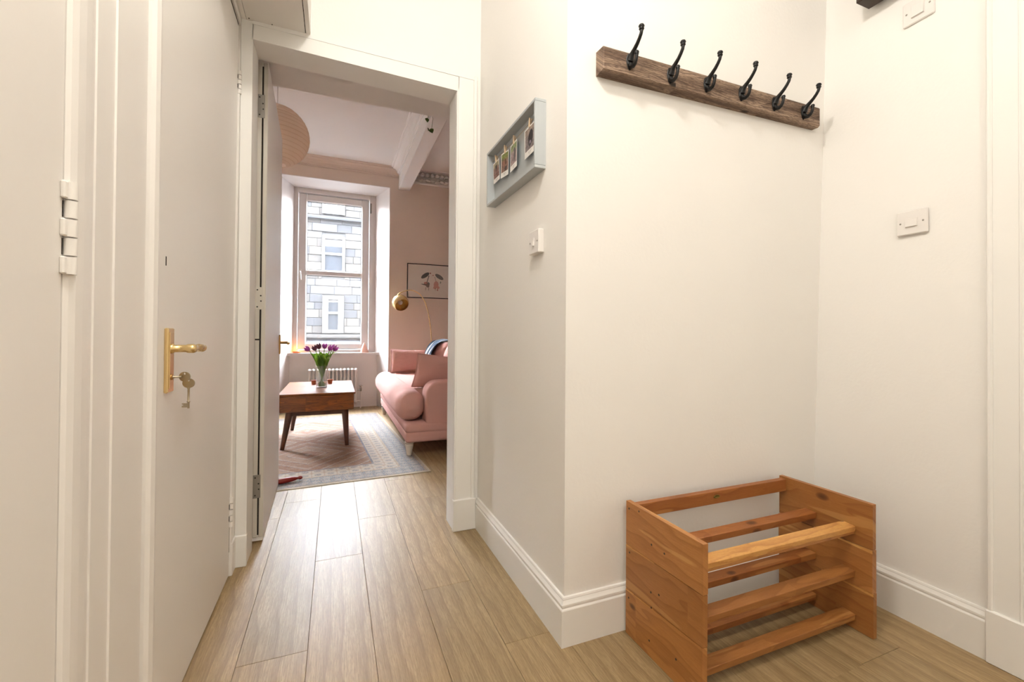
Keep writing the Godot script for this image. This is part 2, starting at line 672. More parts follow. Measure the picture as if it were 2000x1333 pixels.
	for k in 3:
		var m2: StandardMaterial3D = M.oak.duplicate()
		m2.albedo_color = [Color(0.97, 0.965, 0.96), Color(1.0, 0.99, 0.975), Color(0.95, 0.95, 0.95)][k]
		M["oak_%d" % k] = m2
	var cedar := timber(1024, 768, 77, [Color(0.66, 0.44, 0.24), Color(0.75, 0.53, 0.31), Color(0.56, 0.345, 0.175), Color(0.84, 0.66, 0.42)], 11.0, 1.5, 0.75, 0.3, 4, 0.6)
	wood_mat("cedar", cedar, 0.48, 0.02)
	M.cedar.albedo_color = Color(0.985, 0.975, 0.95)
	M["cedar_red"] = M.cedar.duplicate()
	M.cedar_red.albedo_color = Color(0.88, 0.80, 0.74)
	M["cedar_dark"] = M.cedar.duplicate()
	M.cedar_dark.albedo_color = Color(0.90, 0.87, 0.82)
	var sapw := timber(512, 256, 88, [Color(0.78, 0.56, 0.30), Color(0.88, 0.68, 0.40), Color(0.62, 0.38, 0.18), Color(0.90, 0.72, 0.44)], 8.0, 2.0, 0.6, 0.3, 1, 0.5)
	wood_mat("sapwood", sapw, 0.48, 0.02)
	var barn := timber(1024, 384, 19, [Color(0.41, 0.32, 0.255), Color(0.70, 0.60, 0.51), Color(0.17, 0.11, 0.08)], 40.0, 3.2, 1.2, 0.9, 4)
	wood_mat("barn_wood", barn, 0.75, 0.08)
	var wal := timber(768, 384, 63, [Color(0.42, 0.235, 0.085), Color(0.58, 0.345, 0.13), Color(0.26, 0.13, 0.05)], 7.0, 2.2, 0.9, 0.4, 0)
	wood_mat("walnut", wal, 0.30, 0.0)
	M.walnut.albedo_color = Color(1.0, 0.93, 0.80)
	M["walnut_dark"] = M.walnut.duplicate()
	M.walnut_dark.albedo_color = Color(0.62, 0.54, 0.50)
	var rg := mat("rug_print", Color(0.87, 0.87, 0.88), 0.95)
	rg.albedo_texture = rug_texture()
	mat("rug_edge", Color(0.80, 0.74, 0.65), 0.95)
	var pt := mat("picture_print", Color.WHITE, 0.5)
	pt.albedo_texture = picture_texture()
	for k in 4:
		var sp := mat("snapshot_%d" % k, Color.WHITE, 0.3)
		sp.albedo_texture = snapshot_texture(k)
	mat("card_back", Color(0.30, 0.38, 0.44), 0.6)
	var tt := mat("throw_cloth", Color.WHITE, 0.95)
	tt.albedo_texture = throw_texture()

# ------------------------------------------------------------------ scene
func _ready() -> void:
	# camera: the lens is shifted a little downwards, as in an upright-corrected photograph
	var cam := Camera3D.new()
	cam.name = "camera"
	var near := 0.05
	cam.projection = Camera3D.PROJECTION_FRUSTUM
	cam.near = near
	cam.far = 200.0
	cam.size = 1333.0 / 852.9 * near
	cam.frustum_offset = Vector2(0.0, -21.1 / 852.9 * near)
	cam.transform = Transform3D(Basis(V(0.92675150, 0.00709094, 0.37560801), V(-0.00988149, 0.99993603, 0.00550362), V(-0.37554496, -0.00881205, 0.92676228)).orthonormalized(), V(0, 1, 0))
	add_child(cam)
	cam.current = true
	# an even, bright overcast sky
	var env := Environment.new()
	var sky := Sky.new()
	var sm := ProceduralSkyMaterial.new()
	sm.sky_top_color = Color(0.93, 0.96, 1.0)
	sm.sky_horizon_color = Color(0.95, 0.97, 1.0)
	sm.ground_bottom_color = Color(0.45, 0.45, 0.45)
	sm.ground_horizon_color = Color(0.6, 0.6, 0.6)
	sky.sky_material = sm
	env.background_mode = Environment.BG_SKY
	env.sky = sky
	env.background_energy_multiplier = 114.0
	env.tonemap_mode = Environment.TONE_MAPPER_LINEAR
	env.tonemap_exposure = 1.13
	env.sdfgi_enabled = true
	env.ssao_enabled = true
	env.ssil_enabled = true
	var we := WorldEnvironment.new()
	we.name = "world"
	we.environment = env
	add_child(we)
	make_materials()
	hall_shell()
	living_shell()
	window_units()
	outside()
	floor_planks()
	doorway()
	left_doors()
	baseboards()
	shoe_rack()
	coat_rack()
	photo_frame()
	switches()
	cupboard()
	wall_box()
	sofa()
	coffee_table()
	flowers()
	rug()
	radiator()
	arc_lamp()
	picture()
	lantern()
	sill_things()
	vine()
	ceiling_lamps()
	describe_setting()

func plan(mb: MB, poly: Array, y0: float, y1: float) -> void:
	var p := PackedVector2Array()
	for i in range(0, poly.size(), 2):
		p.append(Vector2(poly[i], -poly[i + 1]))
	var keep := mb.xf
	mb.xf = Transform3D(Basis(V(1, 0, 0), V(0, 0, -1), V(0, 1, 0)), V(0, 0, 0))
	mb.prism(p, y0, y1)
	mb.xf = keep

func hall_shell() -> void:
	var m := MB.new()
	m.box(V(-0.55, 0, -2.18), V(-0.43, 2.9, 1.72))
	struct("wall_left", m, M.wall_paint)
	m = MB.new()
	m.box(V(0.695, 0, -2.18), V(0.795, 2.9, -1.37))
	struct("wall_corner", m, M.wall_paint)
	# the old wall behind the hooks leans a little towards its right top
	var rb := V(1.893, 0, -1.25)
	var rt := V(1.937, 2.9, -1.208)
	m = MB.new()
	m.flat = false
	var lb := V(0.695, 0, -1.25)
	var ltp := V(0.695, 2.9, -1.25)
	var n := 12
	for i in n:
		for j in n:
			var q := []
			for t in [[i, j], [i + 1, j], [i + 1, j + 1], [i, j + 1]]:
				var u: float = float(t[0]) / n
				var w: float = float(t[1]) / n
				q.append(lb.lerp(rb, u).lerp(ltp.lerp(rt, u), w))
			m.qd(q[0], q[1], q[2], q[3], V(0, 0, 1))
	m.flat = true
	m.qd(lb, ltp, V(0.695, 2.9, -1.37), V(0.695, 0, -1.37), V(-1, 0, 0))
	m.qd(rb, rt, V(2.06, 2.9, -1.37), V(2.06, 0, -1.37), V(1, 0, 1))
	m.qd(V(0.695, 0, -1.37), V(0.695, 2.9, -1.37), V(2.06, 2.9, -1.37), V(2.06, 0, -1.37), V(0, 0, -1))
	m.qd(ltp, rt, V(2.06, 2.9, -1.37), V(0.695, 2.9, -1.37), V(0, 1, 0))
	m.qd(lb, rb, V(2.06, 0, -1.37), V(0.695, 0, -1.37), V(0, -1, 0))
	struct("wall_hooks", m, M.wall_paint)
	m = MB.new()
	m.flat = false
	var nb := V(1.893, 0, -0.70)
	var nt := V(1.893, 2.9, -0.70)
	for i in n:
		for j in n:
			var q := []
			for t in [[i, j], [i + 1, j], [i + 1, j + 1], [i, j + 1]]:
				var u: float = float(t[0]) / n
				var w: float = float(t[1]) / n
				q.append(rb.lerp(nb, u).lerp(rt.lerp(nt, u), w))
			m.qd(q[0], q[1], q[2], q[3], V(-1, 0, 0))
	m.flat = true
	m.hexa([V(1.96, 0, -1.24), V(2.06, 0, -1.24), V(2.06, 0, -0.70), V(1.96, 0, -0.70), V(1.96, 2.9, -1.24), V(2.06, 2.9, -1.24), V(2.06, 2.9, -0.70), V(1.96, 2.9, -0.70)])
	m.box(V(1.893, 0, -0.70), V(2.06, 2.9, 1.6))
	struct("wall_right", m, M.wall_paint)
	m = MB.new()
	m.box(V(-0.43, 0, 1.6), V(2.06, 2.9, 1.72))
	struct("wall_rear", m, M.wall_paint)
	m = MB.new()
	m.box(V(-0.55, 2.9, -2.18), V(2.06, 3.0, 1.72))
	struct("ceiling", m, M.ceiling_paint)
	# the wall with the doorway: thin hall leaf, then the thick old wall over a deep soffit
	m = MB.new()
	m.box(V(-3.1, 0, -2.31), V(-0.372, 3.3, -2.18))
	m.box(V(0.59, 0, -2.31), V(1.9, 3.3, -2.18))
	m.box(V(-0.372, 2.305, -2.31), V(0.59, 3.3, -2.18))
	struct("wall_doorway", m, M.wall_paint)
	m = MB.new()
	m.box(V(-3.1, 2.335, -2.665), V(1.9, 3.3, -2.31))
	m.box(V(-3.1, 0, -2.665), V(-0.42, 2.335, -2.31))
	m.box(V(0.75, 0, -2.665), V(1.9, 2.335, -2.31))
	struct("wall_inner", m, M.white_plaster)

func living_shell() -> void:
	var m := MB.new()
	m.box(V(-3.2, 0, -6.55), V(-3.1, 3.3, -2.18))
	struct("wall_living_left", m, M.pink_plaster)
	m = MB.new()
	m.box(V(1.9, 0, -6.55), V(2.0, 3.3, -2.18))
	struct("wall_living_right", m, M.pink_plaster)
	m = MB.new()
	m.box(V(-3.2, 3.2, -6.55), V(2.0, 3.3, -2.665))
	struct("ceiling", m, M.white_plaster)
	m = MB.new()
	plan(m, [0.66, -6.0, 1.9, -6.0, 1.9, -6.55, 0.515, -6.55, 0.515, -6.33], 0, 3.2)
	plan(m, [-0.66, -6.0, -0.515, -6.33, -0.515, -6.55, -1.385, -6.55, -1.385, -6.33, -1.24, -6.0], 0, 3.2)
	plan(m, [-2.56, -6.0, -2.415, -6.33, -2.415, -6.55, -3.1, -6.55, -3.1, -6.0], 0, 3.2)
	for cx in [0.0, -1.9]:
		m.hexa([V(cx - 0.66, 2.945, -6.0), V(cx + 0.66, 2.945, -6.0), V(cx + 0.515, 2.91, -6.33), V(cx - 0.515, 2.91, -6.33), V(cx - 0.66, 3.2, -6.0), V(cx + 0.66, 3.2, -6.0), V(cx + 0.515, 3.2, -6.33), V(cx - 0.515, 3.2, -6.33)])
		m.box(V(cx - 0.515, 2.91, -6.55), V(cx + 0.515, 3.2, -6.33))
	var ww := struct("wall_window", m, M.pink_plaster)
	m = MB.new()
	for cx in [0.0, -1.9]:
		plan(m, [cx - 0.541, -6.27, cx + 0.541, -6.27, cx + 0.515, -6.33, cx + 0.515, -6.55, cx - 0.515, -6.55, cx - 0.515, -6.33], 0, 0.70)
	put("apron", m, M.white_plaster, ww)
	# white splayed reveals
	var k := 0
	for cx in [0.0, -1.9]:
		m = MB.new()
		for s in [-1.0, 1.0]:
			var a := V(cx + s * 0.664, 0, -5.994)
			var b := V(cx + s * 0.519, 0, -6.33)
			var o := V(-s * 0.007, 0, 0)
			m.hexa([a, b, b + o, a + o, V(a.x, 2.945, a.z), V(b.x, 2.91, b.z), V(b.x, 2.91, b.z) + o, V(a.x, 2.945, a.z) + o])
		m.hexa([V(cx - 0.657, 2.945, -5.994), V(cx + 0.657, 2.945, -5.994), V(cx + 0.512, 2.910, -6.33), V(cx - 0.512, 2.910, -6.33), V(cx - 0.657, 2.938, -5.994), V(cx + 0.657, 2.938, -5.994), V(cx + 0.512, 2.903, -6.33), V(cx - 0.512, 2.903, -6.33)])
		struct("trim_%d" % (7 + k), m, M.window_white)
		k += 1
	# exterior of the block, above and below the room
	m = MB.new()
	m.box(V(-12, 3.3, -6.55), V(12, 9.5, -6.2))
	m.box(V(-12, -7, -6.55), V(12, -0.08, -6.2))
	m.box(V(-12, -0.08, -6.55), V(-3.2, 3.3, -6.2))
	m.box(V(2.0, -0.08, -6.55), V(12, 3.3, -6.2))
	struct("wall_exterior", m, M.stone_1)
	# beam with its cornices
	m = MB.new()
	m.box(V(0.772, 2.93, -6.0), V(0.92, 3.2, -2.665), 0.004)
	struct("trim_9", m, M.white_plaster)
	m = MB.new()
	var prof := pv([0, 3.2, 0, 3.09, 0.012, 3.09, 0.014, 3.108, 0.03, 3.112, 0.036, 3.135, 0.055, 3.16, 0.085, 3.172, 0.088, 3.186, 0.105, 3.188, 0.108, 3.2])
	m.sweep(prof, pv([0.772, -6.0, -3.1, -6.0]), -1.0)
	struct("trim_10", m, M.pink_plaster)
	m = MB.new()
	m.sweep(prof, pv([0.772, -2.67, 0.772, -5.9]), -1.0)
	struct("trim_13", m, M.white_plaster)
	m = MB.new()
	m.sweep(pv([0, 3.2, 0, 3.185, 0.016, 3.187, 0.02, 3.2]), pv([0.92, -6.0, 0.92, -2.67]), -1.0)
	struct("trim_11", m, M.white_plaster)
	# ornamented cornice right of the beam: a row of drops under a row of leaves
	m = MB.new()
	m.sweep(pv([0, 3.2, 0, 3.04, 0.012, 3.04, 0.018, 3.05, 0.018, 3.062, 0.004, 3.066, 0.004, 3.19, 0.14, 3.192, 0.15, 3.2]), pv([0.92, -6.0, 1.9, -6.0]), 1.0)
	var orn := struct("trim_12", m, M.white_plaster)
	var leaf := MB.new()
	leaf.prism(pv([-0.02, 0, 0.02, 0, 0.026, 0.018, 0.014, 0.032, 0, 0.04, -0.014, 0.032, -0.026, 0.018]), 0, 0.075, 0.005)
	var lm := leaf.mesh()
	var bud := MB.new()
	bud.lathe(V(0, 0, 0), [Vector2(0, 0), Vector2(0.012, 0.004), Vector2(0.017, 0.016), Vector2(0.012, 0.03), Vector2(0.004, 0.036), Vector2(0, 0.037)], 10)
	var bm := bud.mesh()
	var x := 0.95
	while x < 1.88:
		var d := put("dentil", lm, M.white_plaster, orn)
		d.position = V(x, 3.145, -5.997)
		var b := put("bud", bm, M.white_plaster, orn)
		b.position = V(x + 0.033, 3.078, -5.975)
		var d2 := put("dentil", lm, M.white_plaster, orn)
		d2.position = V(x, 3.075, -5.997)
		d2.scale = V(0.8, 0.9, 0.7)
		x += 0.066

func window_units() -> void:
	var root := Node3D.new()
	root.name = "window_1"
	root.set_meta("kind", "structure")
	add_child(root)
	var w: Material = M.window_white
	var m := MB.new()
	var z0 := -6.44
	var z1 := -6.345
	m.box(V(-0.515, 0.735, z0), V(-0.462, 2.91, z1), 0.006)
	m.box(V(0.43, 0.735, z0), V(0.515, 2.91, z1), 0.006)
	m.box(V(-0.462, 2.845, z0), V(0.43, 2.91, z1), 0.006)
	m.box(V(-0.462, 0.735, z0), V(0.43, 0.775, z1), 0.006)
	put("window_frame", m, w, root)
	m = MB.new()
	m.box(V(-0.458, 0.78, z0 + 0.015), V(-0.355, 2.84, z1 - 0.012), 0.012)
	m.box(V(0.325, 0.78, z0 + 0.015), V(0.426, 2.84, z1 - 0.012), 0.012)
	m.box(V(-0.36, 2.745, z0 + 0.015), V(0.33, 2.84, z1 - 0.012), 0.012)
	m.box(V(-0.36, 0.78, z0 + 0.015), V(0.33, 0.862, z1 - 0.012), 0.012)
	m.box(V(-0.36, 1.763, z0 + 0.015), V(0.33, 1.833, z1 - 0.012), 0.012)
	put("sash", m, w, root)
	for r in [[0.862, 1.763], [1.833, 2.745]]:
		m = MB.new()
		m.box(V(-0.355, r[0], -6.40), V(0.325, r[1], -6.394))
		put("pane", m, M.glass, root)
		m = MB.new()
		for e in [[-0.355, r[0], -0.350, r[1]], [0.320, r[0], 0.325, r[1]], [-0.355, r[0], 0.325, r[0] + 0.005], [-0.355, r[1] - 0.006, 0.325, r[1]]]:
			m.box(V(e[0], e[1], -6.392), V(e[2], e[3], -6.384))
		put("gasket", m, M.screw_head, root)
	m = MB.new()
	m.box(V(-0.445, 1.74, z1 - 0.012), V(-0.418, 1.83, z1 - 0.002), 0.004)
	m.tube([V(-0.431, 1.80, z1), V(-0.431, 1.80, z1 + 0.035), V(-0.428, 1.785, z1 + 0.042), V(-0.42, 1.69, z1 + 0.042)], [0.009, 0.009, 0.011, 0.008], 8)
	put("window_handle", m, M.white_plastic, root)
	m = MB.new()
	m.box(V(0.436, 2.66, z1 - 0.002), V(0.456, 2.80, z1 + 0.006), 0.003)
	put("hinge_cover", m, M.dull_steel, root)
	m = MB.new()
	plan(m, [-0.575, -6.215, 0.575, -6.215, 0.522, -6.335, 0.514, -6.35, -0.514, -6.35, -0.522, -6.335], 0.70, 0.735)
	put("sill", m, M.window_white, root)
	var c: Node3D = root.duplicate()
	c.name = "window_2"
	add_child(c)
	c.position = V(-1.9, 0, 0)

func outside() -> void:
	var m := MB.new()
	m.box(V(-40, -7.3, -60), V(40, -7, -6.2))
	struct("ground", m, M.asphalt)
	var b := thing("stone_building", "pale grey stone tenement across the street seen through the window", "building")
	m = MB.new()
	m.box(V(-16, -7, -24), V(16, 7.0, -18.12))
	put("wall", m, M.mortar, b)
	m = MB.new()
	m.hexa([V(-16, 7.0, -24), V(16, 7.0, -24), V(16, 7.0, -17.9), V(-16, 7.0, -17.9), V(-16, 8.6, -22), V(16, 8.6, -22), V(16, 8.6, -20.5), V(-16, 8.6, -20.5)])
	put("roof", m, M.lead, b)
	var holes := [[-0.50, 5.53, 0.31, 6.9], [-0.49, 3.25, 0.33, 4.66], [-0.45, 0.99, 0.30, 2.41]]
	var rng := RandomNumberGenerator.new()
	rng.seed = 5
	var y := 0.98
	var row := 0
	while y < 6.95:
		var h: float = 0.315 if row % 3 else 0.27
		var x := -3.6 - rng.randf() * 0.5
		while x < 3.6:
			var wd := rng.randf_range(0.45, 0.95)
			var spans := [[x, x + wd]]
			for o in holes:
				if y + h > o[1] + 0.02 and y < o[3] - 0.02:
					var cut := []
					for s in spans:
						if s[1] <= o[0] or s[0] >= o[2]:
							cut.append(s)
						else:
							if s[0] < o[0]:
								cut.append([s[0], o[0]])
							if s[1] > o[2]:
								cut.append([o[2], s[1]])
					spans = cut
			for s in spans:
				if s[1] - s[0] > 0.06:
					m = MB.new()
					m.box(V(s[0] + 0.004, y + 0.004, -18.13), V(s[1] - 0.004, y + h - 0.004, -18.06 + rng.randf_range(-0.015, 0.012)), 0.015)
					put("stone", m, M["stone_%d" % rng.randi_range(0, 4)], b)
			x += wd
		y += h
		row += 1
	# string courses
	m = MB.new()
	m.box(V(-16, 5.30, -18.1), V(16, 5.42, -17.9), 0.02)
	put("string_course", m, M.stone_2, b)
	m = MB.new()
	m.box(V(-16, 0.80, -18.1), V(16, 0.93, -17.75), 0.02)
	put("string_course", m, M.stone_0, b)
	m = MB.new()
	m.hexa([V(-16, 0.30, -18.1), V(16, 0.30, -18.1), V(16, 0.30, -17.2), V(-16, 0.30, -17.2), V(-16, 0.80, -18.1), V(16, 0.80, -18.1), V(16, 0.42, -17.2), V(-16, 0.42, -17.2)])
	put("shop_roof", m, M.lead, b)
	m = MB.new()
	m.box(V(-16, -7, -18.12), V(16, 0.80, -18.02))
	put("lower_wall", m, M.stone_3, b)
	for o in holes:
		var wm := MB.new()
		var big: bool = o[1] < 2.0
		var bw := 0.20 if big else 0.10
		wm.box(V(o[0], o[1], -18.12), V(o[0] + bw, o[3], -17.97), 0.01)
		wm.box(V(o[2] - bw, o[1], -18.12), V(o[2], o[3], -17.97), 0.01)
		wm.box(V(o[0] + bw, o[3] - (0.14 if big else 0.08), -18.12), V(o[2] - bw, o[3], -17.97), 0.01)
		wm.box(V(o[0] + bw, o[1], -18.12), V(o[2] - bw, o[1] + 0.12, -17.97), 0.01)
		var mid: float = (o[1] + o[3]) * 0.5 + 0.05
		wm.box(V(o[0] + bw, mid - 0.04, -18.10), V(o[2] - bw, mid + 0.05, -18.0), 0.01)
		var wn := put("window", wm, M.far_white, b)
		if o[1] < 5.0:
			var pm := MB.new()
			pm.box(V(o[0] + bw, o[1] + 0.1, -18.11), V(o[2] - bw, o[3] - 0.07, -18.05))
			put("pane", pm, M.far_glass, wn)
			pm = MB.new()
			pm.box(V(o[0] + bw, mid + 0.3 if not big else mid + 0.42, -18.06), V(o[2] - bw, o[3] - 0.07, -18.045))
			put("blind", pm, M.far_white, wn)
		else:
			var pm := MB.new()
			pm.box(V(o[0] + bw, o[1] + 0.1, -18.11), V(o[2] - bw, o[3] - 0.07, -18.05))
			put("blind", pm, M.far_white, wn)

func floor_planks() -> void:
	var m := MB.new()
	m.box(V(-3.1, -0.08, -6.3), V(1.96, -0.0125, 1.6))
	var fl := struct("floor", m, M.mortar)
	var rng := RandomNumberGenerator.new()
	rng.seed = 17
	var ends := {-1: -1.52, 0: -2.095, 1: -2.485, 2: -1.71, 3: -1.318}
	for k in range(-16, 11):
		var x0 := -0.07 + 0.196 * k
		var x1 := x0 + 0.196
		if x1 < -3.0:
			continue
		var e: float = ends[k] if ends.has(k) else -rng.randf() * 1.35
		var near_z := 1.6 if x1 > -0.38 else -2.19
		var z := e + 1.35 * ceilf((near_z - e) / 1.35)
		while z > -6.26:
			var za := minf(z, near_z)
			var zb := maxf(z - 1.35, -6.27)
			z -= 1.35
			if x0 > 0.66 and zb > -2.2 and za < -1.3:
				continue
			if x0 > 1.75 and za < -2.1:
				continue
			if za - zb < 0.02:
				continue
			m = MB.new()
			m.lu = 2
			m.us = Vector2(1.0 / 1.4, 1.0 / 0.8)
			m.uo = Vector2(rng.randf(), rng.randf())
			m.box(V(x0 + 0.0005, -0.012, zb + 0.0005), V(minf(x1, 1.94) - 0.0005, 0, za - 0.0005), 0.0007)
			put("plank", m, M["oak_%d" % rng.randi_range(0, 2)], fl)

func doorway() -> void:
	# lining, architrave and plinths; the head is a little out of level
	var t: Material = M.trim_paint
	var hl := 2.266
	var hr := 2.238
	var m := MB.new()
	m.hexa([V(-0.372, 0, -2.31), V(-0.3435, 0, -2.31), V(-0.3435, 0, -2.18), V(-0.372, 0, -2.18), V(-0.372, 2.305, -2.31), V(-0.3415, 2.305, -2.31), V(-0.3415, 2.305, -2.18), V(-0.372, 2.305, -2.18)])
	m.hexa([V(0.5635, 0, -2.31), V(0.59, 0, -2.31), V(0.59, 0, -2.18), V(0.5635, 0, -2.18), V(0.5635, 2.305, -2.31), V(0.59, 2.305, -2.31), V(0.59, 2.305, -2.18), V(0.5635, 2.305, -2.18)])
	m.hexa([V(-0.3435, hl, -2.31), V(0.5635, hr, -2.31), V(0.5635, hr, -2.18), V(-0.3435, hl, -2.18), V(-0.3435, 2.305, -2.31), V(0.5635, 2.305, -2.31), V(0.5635, 2.305, -2.18), V(-0.3435, 2.305, -2.18)])
	var lin := struct("trim_1", m, t)
	m = MB.new()
	var zf := -2.162
	# right leg
	m.box(V(0.571, 0.15, -2.18), V(0.655, 2.33, zf), 0.002)
	m.box(V(0.655, 0.15, -2.18), V(0.672, 2.335, zf + 0.004), 0.003)
	m.box(V(0.5635, 0.15, -2.18), V(0.574, 2.24, zf + 0.003), 0.003)
	# left leg, squeezed against the side wall
	m.hexa([V(-0.385, 0.13, -2.18), V(-0.343, 0.13, -2.18), V(-0.343, 0.13, zf), V(-0.385, 0.13, zf), V(-0.385, 2.345, -2.18), V(-0.341, 2.345, -2.18), V(-0.341, 2.345, zf), V(-0.385, 2.345, zf)])
	# head
	var hd := func(a0: float, b0: float, a1: float, b1: float, z: float, x0: float, x1: float) -> void:
		m.hexa([V(x0, a0, -2.18), V(x1, b0, -2.18), V(x1, b0, z), V(x0, a0, z), V(x0, a1, -2.18), V(x1, b1, -2.18), V(x1, b1, z), V(x0, a1, z)])
	hd.call(hl, hr + 0.004, hl + 0.068, hr + 0.075, zf, -0.343, 0.575)
	hd.call(hl + 0.066, hr + 0.074, hl + 0.084, hr + 0.093, zf + 0.0025, -0.343, 0.672)
	hd.call(hl, hr, hl + 0.010, hr + 0.010, zf + 0.003, -0.343, 0.5735)
	put("architrave", m, t, lin)
	m = MB.new()
	m.box(V(0.5595, 0, -2.18), V(0.677, 0.158, zf + 0.012), 0.003)
	put("plinth_block", m, t, lin)
	m = MB.new()
	m.box(V(-0.385, 0, -2.18), V(-0.341, 0.135, zf + 0.006), 0.003)
	put("plinth_block", m, t, lin)
	# hinge leaves let into the left jamb are hidden; the door stands open into the room
	var d := Node3D.new()
	d.name = "door_3"
	d.set_meta("kind", "structure")
	d.position = V(-0.3545, 0, -2.372)
	d.rotation.y = deg_to_rad(1.6)
	add_child(d)
	m = MB.new()
	m.hexa([V(0, 0.012, -0.835), V(0.046, 0.012, -0.835), V(0.046, 0.012, -0.002), V(0, 0.012, -0.002), V(0, 2.262, -0.835), V(0.046, 2.262, -0.835), V(0.046, 2.298, -0.002), V(0, 2.298, -0.002)])
	put("door_panel", m, M.gloss_paint, d)
	# bare hinge edge: two lipping strips with a dark groove, as where old paint was cut away
	m = MB.new()
	m.box(V(0.002, 0.03, -0.004), V(0.021, 2.285, 0.003), 0.002)
	m.box(V(0.028, 0.03, -0.004), V(0.0455, 2.288, 0.003), 0.002)
	put("lipping", m, M.old_paint, d)
	m = MB.new()
	m.box(V(0.0215, 0.04, -0.003), V(0.0275, 2.27, 0.0004))
	m.box(V(-0.002, 0.05, -0.004), V(0.0012, 1.0, 0.0015))
	m.box(V(-0.002, 1.86, -0.004), V(0.0012, 2.27, 0.0015))
	put("groove", m, M.gap, d)
	for h in [[2.022, 2.132, "dull_steel"], [1.108, 1.214, "old_paint"], [0.216, 0.325, "dull_steel"]]:
		m = MB.new()
		m.box(V(-0.001, h[0], 0.002), V(0.034, h[1], 0.0055), 0.001)
		m.tube([V(-0.002, h[0], 0.006), V(-0.002, h[1], 0.006)], 0.0055, 10)
		var hg := put("hinge", m, M[h[2]], d)
		m = MB.new()
		for s in [[0.012, 0.12], [0.027, 0.38], [0.026, 0.62], [0.012, 0.88]]:
			var c := V(s[0], lerpf(h[0], h[1], s[1]), 0.0055)
			m.xf = Transform3D(Basis(V(1, 0, 0), PI / 2), c)
			m.lathe(Vector3.ZERO, [Vector2(0, 0), Vector2(0.0036, 0), Vector2(0.003, 0.001), Vector2(0, 0.0011)], 8, false)
		put("screw", m, M.screw_head, hg)
	m = MB.new()
	m.box(V(0.004, 0.962, 0.0), V(0.026, 0.969, 0.0045), 0.001)
	put("nail", m, M.screw_head, d)
	var hp := MB.new()
	hp.box(V(0.046, 0.862, -0.79), V(0.054, 0.985, -0.752), 0.002)
	var plate := put("handle_plate", hp, M.old_brass, d)
	hp = MB.new()
	hp.tube([V(0.052, 0.935, -0.772), V(0.088, 0.935, -0.772), V(0.096, 0.934, -0.769), V(0.102, 0.933, -0.755), V(0.104, 0.932, -0.70), V(0.103, 0.931, -0.672)], [0.009, 0.009, 0.010, 0.009, 0.007, 0.008], 10)
	put("lever", hp, M.old_brass, plate)

